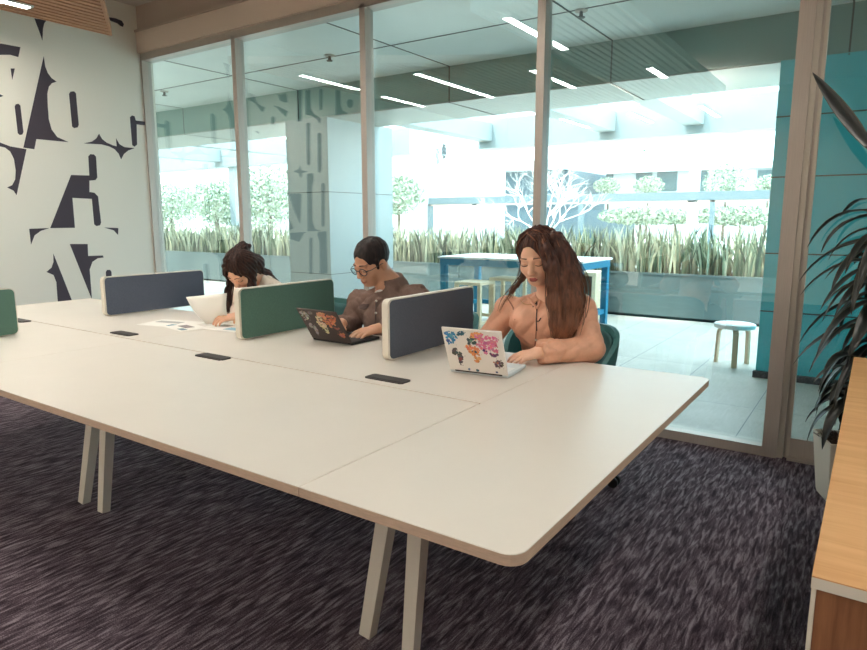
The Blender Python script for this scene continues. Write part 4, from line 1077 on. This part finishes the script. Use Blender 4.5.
    gl.append([(fw(-.01, -.04, .12), .008), (fw(-.06, -.03, .09), .014), (fw(-.085, -.03, .04), .02)]+[(p+Vector((.03, .02, 0)), r*.8) for p, r in left[2:6]])
    gl.append([(p, r*1.03) for p, r in left]); gl.append([(p, r*1.05) for p, r in fronts])
    tubes_hair(mb, gl, 420, g, .0017, wave=.02)
    gr = [[(fw(.014, .02, .118), .004), (fw(.04, .035, .098), .005), (fw(.062, .03, .07), .005), (fw(.073, .02, .035), .006), (fw(.076, .005, .0), .006), (fw(.068, .0, -.06), .006), (P_(512, 290, 2.43), .012), (P_(504, 301, 2.42), .012), (P_(499, 312, 2.42), .006)],
          [(fw(.0, .0, .124), .008), (fw(.045, .02, .105), .01), (fw(.07, .01, .07), .01), (fw(.08, .0, .02), .01), (fw(.078, .0, -.04), .012), (P_(516, 285, 2.46), .014), (P_(510, 297, 2.43), .01)],
          [(fw(.0, -.04, .12), .008), (fw(.05, -.04, .095), .01), (fw(.08, -.045, .04), .012), (fw(.08, -.05, -.03), .014)]]
    tubes_hair(mb, gr, 70, g, .0018, wave=.006)
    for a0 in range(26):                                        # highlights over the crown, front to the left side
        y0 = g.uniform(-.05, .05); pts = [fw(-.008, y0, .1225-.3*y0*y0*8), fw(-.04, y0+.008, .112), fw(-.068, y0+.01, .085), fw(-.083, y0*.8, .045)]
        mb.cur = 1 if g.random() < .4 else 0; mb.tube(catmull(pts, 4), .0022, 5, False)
    mb.build('hair_locks', [M['hair1'], M['hair1b']], t, True, fix=False)
    return t
person_blush()

# ================= person two: man, brown shirt, glasses
def person_man():
    hc = onY(371.5, 262, 2.47); t = thing('person', (-2.02, 2.66, .46), 'man with short black hair and glasses in a brown shirt typing at the black laptop', 'person')
    fr = head_frame(hc, math.radians(-10), math.radians(27), math.radians(3), 1.0)
    neck = onY(391, 287, 2.555); rs, ls = onY(361, 303, 2.56), onY(416, 299, 2.57); re = onY(349, 327, 2.5); rw = Vector((-2.09, 2.27, .797))
    le = Vector((-1.74, 2.5, .80)); lw = onY(379, 332.5, 2.3); lw.z = max(lw.z, TZ+.048)
    hip = Vector((-2.03, 2.82, .54)); waist = Vector((-2.02, 2.62, .74)); chest = (rs+ls)/2+Vector((.0, 0, -.08))
    lk, rk = Vector((-1.9, 2.22, .55)), Vector((-2.14, 2.22, .55)); la, ra = Vector((-1.9, 2.28, .09)), Vector((-2.14, 2.28, .09))
    B = SDF(); add_head(B, fr, False, neck)
    B.cone(neck, chest, .055, .1, .04); B.cone(rs, ls, .05, .05, .05); B.cone(chest, waist, .11, .105, .06, sq=((0, 1, 0), .72)); B.cone(waist, hip, .11, .125, .05, sq=((0, 1, 0), .8))
    add_legs(B, hip, (rk, lk), (ra, la), (.08, .06, .045)); add_feet(B, (ra, la))
    B.cone(rs, re, .047, .038, .02); B.cone(re, rw, .037, .026, .015); B.cone(ls, le, .047, .038, .02); B.cone(le, lw, .037, .026, .015)
    add_hand(B, lw, onY(357, 335, 2.2)-lw, ZU+Vector((.1, -.35, 0)), 1, (.18, .38, .3), 1.0, .2)
    add_hand(B, rw, Vector((.15, -1, -.12)), ZU, -1, (.2, .4, .3), 1.0, .12)
    sdf_obj('body', B, (-2.45, 2.0, -.01), (-1.6, 2.95, 1.25), H_BODY, [M['skinm'], M['lipm'], M['dark']], t, lambda P: face_mat(fr, P, False)); face_lines(fr, B, t, False)
    C = SDF(); C.cone(neck+Vector((0, .012, -.008)), chest, .078, .118, .04); C.cone(rs, ls, .062, .062, .05)
    C.cone(chest, waist, .128, .12, .06, sq=((0, 1, 0), .76)); C.cone(waist, hip+Vector((0, 0, .02)), .12, .138, .05, sq=((0, 1, 0), .82))
    C.cone(rs, re, .064, .058, .03); C.cone(re, rw+(re-rw).normalized()*.05, .055, .04, .02); C.cone(ls, le, .064, .058, .03); C.cone(le, lw+(le-lw).normalized()*.035, .055, .04, .02)
    C.fn(folds(None, .02, 70, 9), op='d'); C0 = SDF(); C0.ops = list(C.ops)
    # collar: a band round the neck, opened at the front
    nb = fr.w((0, -.03, -.085)); ax = V3(neck)-V3(nb); ax /= np.linalg.norm(ax)
    fwd = np.array([math.sin(-.1), -math.cos(-.1), 0])
    def collar(P):
        q = P-(V3(neck)+np.array([0, -.005, .012])); h = q @ np.array([0, -.25, .968]); r = np.sqrt(np.maximum((q*q).sum(1)-h*h, 1e-12)); R = .075-.25*h
        return np.maximum(np.abs(r-R)-.006, np.abs(h-.008)-.036)*.8
    C.fn(collar, .006)
    C.cone(fr.w((0, .01, -.1)), neck+Vector((-.008, -.03, .015)), .062, .056, .006, 's')
    vt = onY(378.5, 295, 2.44); C.cone(neck+Vector((-.015, -.09, .015)), vt+Vector((0, -.03, .008)), .034, .014, .006, 's')
    C.fn(lambda P: np.where(P[:, 1] < 2.375, TZ+.0025-P[:, 2], -1.0), .003, 'i'); C.fn(lambda P: .52-P[:, 2], .01, 'i')
    shirt = sdf_obj('shirt', C, (-2.45, 2.15, .5), (-1.6, 2.92, 1.12), H_CLOTH, M['shirt'], t)
    U = SDF(); U.cone(neck+Vector((-.006, -.03, -.03)), chest+Vector((0, -.03, .05)), .06, .09, .03); U.fn(lambda P: P[:, 2]-(V3(vt)[2]+.03), .004, 'i'); U.fn(lambda P: C0(P)+.007, .0, 'i')
    sdf_obj('undershirt', U, (-2.2, 2.33, .82), (-1.8, 2.78, 1.06), .004, M['paper'], t)
    T = SDF(); T.cone(hip+Vector((0, 0, .06)), hip, .125, .14, .04, sq=((0, 1, 0), .85)); add_legs(T, hip, (rk, lk), (ra, la), (.092, .072, .056)); T.fn(lambda P: .1-P[:, 2], .01, 'i')
    sdf_obj('trousers', T, (-2.35, 2.1, .08), (-1.7, 2.9, .72), .007, M['jeans'], t)
    for an in (ra, la):
        Sh = SDF(); add_feet(Sh, (an,)); Sh.fn(lambda P: -.009+0*P[:, 0], op='d'); Sh.fn(lambda P: P[:, 2]-.1, .01, 'i'); Sh.fn(lambda P: .001-P[:, 2], .0, 'i')
        sdf_obj('shoe', Sh, (-2.3, 2.05, -.02), (-1.75, 2.45, .13), .006, M['shoe'], t)
    # collar points, placket, buttons, pocket flap
    def patch(name, pts, m, off=.004, thick=.004):
        ps = [hit(C, *q) for q in pts]; ps = [p for p in ps if p]
        if len(ps) < 3: return
        c = sum(ps, Vector())/len(ps); n = sum(((ps[i]-c).cross(ps[(i+1) % len(ps)]-c) for i in range(len(ps))), Vector()).normalized(); d = (EYE-c).normalized()
        if n.dot(d) < 0: n = -n
        mb = MB(); top = [p+n*off for p in ps]; k = len(ps); mb.add([p-n*.002 for p in ps]+top+[c+n*off], [tuple(range(k))[::-1]]+[(i, (i+1) % k, k+(i+1) % k, k+i) for i in range(k)]+[(k+i, k+(i+1) % k, 2*k) for i in range(k)]); mb.build(name, m, t)
    patch('collar_point', [(384, 284), (390, 281), (397, 284), (394, 291), (388, 291)], M['shirt'], .006)
    patch('collar_point', [(367, 285), (372, 288), (373, 296), (369, 292)], M['shirt'], .006)
    patch('pocket_flap', [(359.5, 305), (364, 304), (368.5, 304), (368.5, 307), (364, 310), (360, 309)], M['shirtd'], .003)
    mb = MB(); mb.sm = True
    ps = [hit(C, *q) for q in ((376, 302), (376, 309), (375.6, 318), (375.3, 326))]; ps = [p+Vector((0, -.001, 0)) for p in ps if p]
    if len(ps) > 2: mb.tube(catmull(ps, 4), .0025, 6); mb.build('placket_seam', M['shirtd'], t)
    mb = MB(); mb.sm = True
    for q in ((376.3, 301), (376, 313), (375.8, 326)):
        p = hit(C, *q)
        if p: mb.tube([p+Vector((0, .002, 0)), p+Vector((.002, -.005, .001))], .0055, 10)
    mb.build('buttons', M['cream'], t)
    # hair
    Hs = SDF(); Hs.ell((0, -.018, .035), (.0795, .097, .086), .01, fr=fr)
    Hs.ell((0, .102, -.025), (.074, .07, .1), .01, 's', fr=fr)
    Hs.fn(lambda P: (lambda L: np.maximum(-L[:, 2]-.02-.5*np.clip(-L[:, 1]-.02, 0, .12), -1))(fr.to(P)), .01, 'i')
    for s in (-1, 1): Hs.ell((s*.078, -.008, -.018), (.018, .028, .036), .006, 's', fr=fr); Hs.cone((s*.073, .022, .03), (s*.07, .026, -.012), .009, .006, .008, fr=fr)
    nz = folds(None, .004, 190, 3); Hs.fn(nz, op='d')
    sdf_obj('hair', Hs, (-2.3, 2.25, .9), (-1.7, 2.7, 1.26), .003, M['hair2'], t)
    # glasses
    fw = lambda *l: Vector(fr.w(l))
    gl = MB(); gl.sm = True
    lens = MB()
    for s in (-1, 1):
        ring = [fw(s*.034+.024*math.cos(a), .097-.006*abs(math.cos(a))*(1 if s*math.cos(a) > 0 else 0), -.001+.018*math.sin(a)) for a in [2*PI*i/20 for i in range(21)]]
        gl.tube(ring, .0021, 6); lens.add(ring[:-1], [tuple(range(20))])
        gl.tube([fw(s*.058, .092, .004), fw(s*.074, .07, .004), fw(s*.079, .0, .0), fw(s*.078, -.02, -.008)], .0019, 6)
    gl.tube([fw(-.011, .098, .003), fw(0, .101, .005), fw(.011, .098, .003)], .0019, 6)
    go = gl.build('glasses', M['frame'], t); lo = lens.build('lenses', M['lens'], go, fix=False)
    so = lo.modifiers.new('thick', 'SOLIDIFY'); so.thickness = .001
    return t
person_man()

# ================= person three: bowed over a sheet, half-up dark hair, cream top
def person_bowed():
    hc = onY(241, 269, 2.4); t = thing('person', (-2.98, 2.72, .46), 'person with dark half tied hair in a cream top bowed over papers', 'person')
    fr = head_frame(hc, math.radians(8), math.radians(52), math.radians(6), .97)
    neck = onY(257, 279, 2.535); rs, ls = onY(237, 296, 2.56), onY(274, 291, 2.56); re = onY(222, 308, 2.46); rw = Vector((-2.84, 2.3, .775))
    le = onY(268, 318, 2.46); le.z = max(le.z, TZ+.05); lw = onY(239, 316.5, 2.17); lw.z = max(lw.z, TZ+.046)
    hip = Vector((-2.98, 2.84, .54)); waist = Vector((-2.96, 2.7, .73)); chest = (rs+ls)/2+Vector((0, .03, -.07))
    lk, rk = Vector((-2.87, 2.24, .55)), Vector((-3.09, 2.24, .55)); la, ra = Vector((-2.87, 2.3, .09)), Vector((-3.09, 2.3, .09))
    B = SDF(); add_head(B, fr, True, neck)
    B.cone(neck, chest, .05, .085, .04); B.cone(rs, ls, .042, .042, .05); B.cone(chest, waist, .095, .085, .06, sq=((0, 1, 0), .7)); B.cone(waist, hip, .09, .12, .05, sq=((0, 1, 0), .8))
    add_legs(B, hip, (rk, lk), (ra, la)); add_feet(B, (ra, la))
    B.cone(rs, re, .04, .033, .02); B.cone(re, rw, .033, .023, .015); B.cone(ls, le, .04, .033, .02); B.cone(le, lw, .033, .023, .015)
    add_hand(B, lw, onY(220, 319, 2.09)-lw, ZU+Vector((.1, -.5, 0)), 1, (.2, .4, .35), .9, .08)
    add_hand(B, rw, Vector((.6, -.8, -.05)), ZU, -1, (.3, .4, .4), .9, .08)
    sdf_obj('body', B, (-3.4, 1.98, -.01), (-2.55, 3.0, 1.2), .0036, [M['skinw'], M['lip'], M['dark']], t, lambda P: face_mat(fr, P)); face_lines(fr, B, t)
    C = SDF(); C.cone(neck+Vector((0, .02, -.02)), chest, .064, .1, .04); C.cone(rs, ls, .056, .056, .05)
    C.cone(chest, waist, .112, .1, .06, sq=((0, 1, 0), .8)); C.cone(waist, hip+Vector((0, 0, .02)), .1, .13, .05, sq=((0, 1, 0), .85))
    C.cone(rs, re, .056, .05, .03); C.cone(re, rw+(re-rw).normalized()*.05, .05, .038, .02); C.cone(ls, le, .056, .05, .03); C.cone(le, lw+(le-lw).normalized()*.05, .05, .036, .02)
    C.fn(folds(None, .026, 48, 14), op='d'); C.cone(fr.w((0, .0, -.1)), neck+Vector((0, -.03, .0)), .056, .056, .012, 's')
    C.fn(lambda P: np.where(P[:, 1] < 2.375, TZ+.0025-P[:, 2], -1.0), .003, 'i'); C.fn(lambda P: .52-P[:, 2], .01, 'i')
    sdf_obj('knit_top', C, (-3.4, 2.1, .5), (-2.55, 3.0, 1.12), .005, M['creamtop'], t)
    T = SDF(); T.cone(hip+Vector((0, 0, .06)), hip, .12, .135, .04, sq=((0, 1, 0), .85)); add_legs(T, hip, (rk, lk), (ra, la), (.088, .068, .052)); T.fn(lambda P: .1-P[:, 2], .01, 'i')
    sdf_obj('trousers', T, (-3.3, 2.1, .08), (-2.65, 2.97, .72), .007, M['jeans'], t)
    for an in (ra, la):
        Sh = SDF(); add_feet(Sh, (an,)); Sh.fn(lambda P: -.008+0*P[:, 0], op='d'); Sh.fn(lambda P: P[:, 2]-.1, .01, 'i'); Sh.fn(lambda P: .001-P[:, 2], .0, 'i')
        sdf_obj('shoe', Sh, (-3.25, 2.05, -.02), (-2.7, 2.47, .13), .006, M['shoe'], t)
    d = (le-lw).normalized(); c = lw+d*.02
    mb = MB(); mb.sm = True; mb.tube([c-d*.007, c+d*.007], .0285, 16); x = ZU+Vector((.3, -.5, 0)); x = (x-d*x.dot(d)).normalized(); mb.tube([c+x*.024, c+x*.034], .015, 14); mb.build('wrist_watch', M['white'], t)
    P_ = onY
    Hs = SDF(); Hs.ell((0, -.02, .038), (.083, .1, .088), .01, fr=fr)
    fl = [(fr.w((.05, .06, .04)), .02), (fr.w((.066, .04, -.02)), .02), (P_(229, 291, 2.34), .02), (P_(228, 303, 2.32), .017), (P_(227.5, 313, 2.3), .011), (P_(227.5, 317, 2.3), .005)]
    bk = [(fr.w((-.06, -.04, .03)), .04), (fr.w((-.05, -.07, -.03)), .045), (P_(257, 272, 2.53), .04), (P_(266, 275, 2.58), .03), (P_(275, 281, 2.62), .018)]
    sd = [(fr.w((-.06, .03, .05)), .025), (fr.w((-.072, .01, -.01)), .025), (P_(252, 284, 2.43), .022), (P_(251, 296, 2.4), .02), (P_(250, 308, 2.4), .012)]
    md = [(fr.w((.0, .04, -.11)), .012), (P_(237, 291, 2.36), .02), (P_(238, 303, 2.36), .016), (P_(238, 313, 2.36), .006)]
    for ch in (fl, bk, sd):
        for (a, r1), (b, r2) in zip(ch[:-1], ch[1:]): Hs.cone(a, b, r1, r2, .025)
    Hs.ell((-.01, -.1, .085), (.034, .034, .026), .014, fr=fr); Hs.ell((-.03, -.12, .06), (.02, .02, .018), .008, fr=fr)
    def groove(P):
        L = fr.to(P); a = np.arctan2(L[:, 0], L[:, 1]+.02); return .0024*np.sin(a*30+L[:, 2]*10)+.0018*np.sin(P[:, 0]*200+P[:, 2]*30)
    Hs.fn(groove, op='d'); Hs.ell((.004, .1, -.02), (.052, .066, .096), .01, 's', fr=fr); Hs.fn(lambda P: (lambda L: .0055*np.exp(-(L[:, 0]-.01)**2/.000012)*(L[:, 2] > .05)*(L[:, 1] > -.05))(fr.to(P)), op='d')
    sdf_obj('hair', Hs, (-3.35, 2.15, .78), (-2.6, 2.75, 1.2), H_HAIR, M['hair3'], t)
    g = random.Random(8); mb = MB(); fw = lambda *l: Vector(fr.w(l))
    gl = [[(fw(.012, .04, .118), .004), (fw(.045, .05, .09), .01)]+[(p, r) for p, r in fl], [(fw(.0, .02, .122), .006), (fw(-.05, .02, .09), .012)]+sd, [(fw(-.03, -.03, .115), .01)]+bk, [(fw(.02, .0, .12), .006), (fw(.06, .0, .085), .012), (fw(.08, -.01, .03), .015), (fw(.075, .0, -.04), .014)]]
    tubes_hair(mb, gl, 170, g, .0022, wave=.008)
    mb.build('hair_locks', [M['hair3'], M['hair3']], t, True, fix=False)
    return t
person_bowed()

# ------------------------------------------------------------------ plant in its pot
px_, py_ = -.03, 3.42
t = thing('potted_plant', (px_, py_, 0), 'tall dark leaved plant in a square pale stone pot by the glazed door', 'plant')
mb = MB(); ang = math.radians(22)
def sq(r, z): return [(px_+r*math.cos(ang+PI/4+k*PI/2), py_+r*math.sin(ang+PI/4+k*PI/2), z) for k in range(4)]
rings = [sq(.115, 0), sq(.122, .02), sq(.16, .3), sq(.148, .3), sq(.142, .25)]
vs = [p for r in rings for p in r]; fs = [(0, 3, 2, 1)]+[(i*4+k, i*4+(k+1) % 4, (i+1)*4+(k+1) % 4, (i+1)*4+k) for i in range(4) for k in range(4)]+[(16, 17, 18, 19)]
mb.add(vs, fs); ob = mb.build('pot', M['pot'], t); bv = ob.modifiers.new('soft', 'BEVEL'); bv.width = .008; bv.segments = 2
g = random.Random(21); mb = MB(); mb.lathe([(.11, .262), (.1, .285), (.05, .3), (0, .305)], (px_, py_, 0), 14)
for i in range(260):
    a, r = g.uniform(0, 6.28), .12*g.random()**.5; p = Vector((px_+r*math.cos(a), py_+r*math.sin(a), .28+.02*g.random())); d = Vector((g.gauss(0, 1), g.gauss(0, 1), abs(g.gauss(0, .7)))).normalized()*.03
    mb.tube([p, p+d], [.0025, .001], 4)
mb.build('mulch', M['soil'], t)
mb = MB(); stems = [[(px_+.02, py_, .28), (px_+.07, py_-.02, .7), (px_+.09, py_-.04, 1.05), (px_+.08, py_-.06, 1.3)], [(px_+.04, py_+.02, .28), (px_+.12, py_, .6), (px_+.15, py_-.02, 1.0)], [(px_, py_-.02, .28), (px_, py_-.03, .5), (px_+.02, py_-.05, .68)]]
for s in stems: mb.tube(catmull(s, 6), .015, 9)
mb.build('stem', M['stem'], t)
def leaf(mb, p, d, L, w, droop, twist=0, n=9, side=None):
    side0 = side; p = Vector(p); d = Vector(d).normalized(); side = d.cross(ZU)
    side = side.normalized() if side.length > .05 else Vector((1, 0, 0)); rows = []; q = p.copy(); dd = d.copy()
    side = Matrix.Rotation(twist, 3, d) @ side
    if side0 is not None: side = side0
    for k in range(n+1):
        s = k/n; ww = w*(math.sin(PI*min(1, s*.93+.07))**.75)*(1-.25*s) if s < 1 else .0005
        nn = side.cross(dd).normalized(); rows.append([q-side*ww+nn*ww*.35, q-side*ww*.86+nn*ww*.26, q, q+side*ww*.86+nn*ww*.26, q+side*ww+nn*ww*.35])
        dd = (dd+Vector((0, 0, -droop/n))).normalized(); q = q+dd*(L/n)
    o = len(mb.v); mb.v += [tuple(x) for r in rows for x in r]
    for i in range(n):
        for j in range(4): mb.f.append([o+i*5+j, o+i*5+j+1, o+(i+1)*5+j+1, o+(i+1)*5+j]); mb.mi.append(1 if j in (0, 3) else 0); mb.smooth.append(True)
mb = MB()
for (tip, n, L0, zlo) in ((stems[0], 84, .4, .75), (stems[1], 40, .36, .62), (stems[2], 30, .27, .42)):
    C_s = catmull(tip, 6)
    for i in range(n):
        q = .35+.65*(i/(n-1)); c = C_s[min(len(C_s)-1, int(q*(len(C_s)-1)))]
        a = i*2.399+g.uniform(-.3, .3); el = .1+1.0*(i/(n-1))**3+g.uniform(-.15, .15)
        leaf(mb, c, (math.cos(a)*math.cos(el), math.sin(a)*math.cos(el), math.sin(el)), L0*g.uniform(.7, 1.1), g.uniform(.022, .036), g.uniform(1.5, 3.2), g.uniform(-.4, .4))
# the broad leaf reaching up to the left
a, b = onY(812, 73, 3.2), onY(872, 150, 3.1)
leaf(mb, b, a-b, (a-b).length*1.0, .03, -.02, 0, 12, side=(a-b).cross(EYE-b+Vector((0, 0, .9))).normalized())
mb.tube([Vector(stems[0][-1]), (Vector(stems[0][-1])+b)/2+Vector((.02, 0, .02)), b], .006, 6)
ob = mb.build('leaves', [M['leaf'], M['leafedge']], t, None, fix=False); so = ob.modifiers.new('thick', 'SOLIDIFY'); so.thickness = .0012

# ------------------------------------------------------------------ wooden sideboard
cx0, cy0, cy1, cz = -.037, 1.083, 3.02, .75; cx1 = .62
t = thing('sideboard', ((cx0+cx1)/2, (cy0+cy1)/2, 0), 'low wooden sideboard with an oak top and brown end panel at the right edge', 'sideboard')
span('top_panel', (cx0, cy0, cz-.002), (cx1, cy1, cz), M['oak'], t)
mb = MB(); mb.span((cx0, cy0, cz-.02), (cx1, cy0+.004, cz-.0021)); mb.span((cx0, cy0+.004, cz-.02), (cx0+.004, cy1, cz-.0021)); mb.span((cx0+.004, cy0+.004, cz-.02), (cx1, cy1, cz-.0021)); mb.build('edge_band', M['cream'], t)
span('end_panel', (cx0+.008, cy0+.004, .0), (cx1, cy0+.022, cz-.0205), M['walnut'], t)
span('carcass', (cx0+.008, cy0+.0225, .02), (cx1, cy1, cz-.0205), M['walnut'], t)
span('corner_trim', (cx0+.001, cy0+.003, 0), (cx0+.0075, cy0+.0225, cz-.0205), M['cream'], t)

# ------------------------------------------------------------------ daylight
w = bpy.data.worlds.new('sky'); SC.world = w; w.use_nodes = True; nt = w.node_tree; bg = nt.nodes['Background']
bg.inputs['Color'].default_value = (.7, .91, 1, 1); bg.inputs['Strength'].default_value = 2.6
sd = bpy.data.lights.new('sun', 'SUN'); so_ = bpy.data.objects.new('sun', sd); COL.objects.link(so_)
sd.energy = 2.0; sd.angle = math.radians(8); sd.color = (1, .94, .84); so_.rotation_euler = Vector((.25, .45, -1)).to_track_quat('-Z', 'Y').to_euler(); so_.location = (-4, 2, 20)
SC.view_settings.view_transform = 'Standard'; SC.view_settings.look = 'None'; SC.view_settings.exposure = 1.65; SC.view_settings.gamma = 1
SC.view_settings.use_curve_mapping = False
SC.cycles.use_denoising = True; SC.cycles.max_bounces = 10; SC.cycles.transparent_max_bounces = 24; SC.cycles.sample_clamp_indirect = 6
SC.cycles.caustics_reflective = False; SC.cycles.caustics_refractive = False
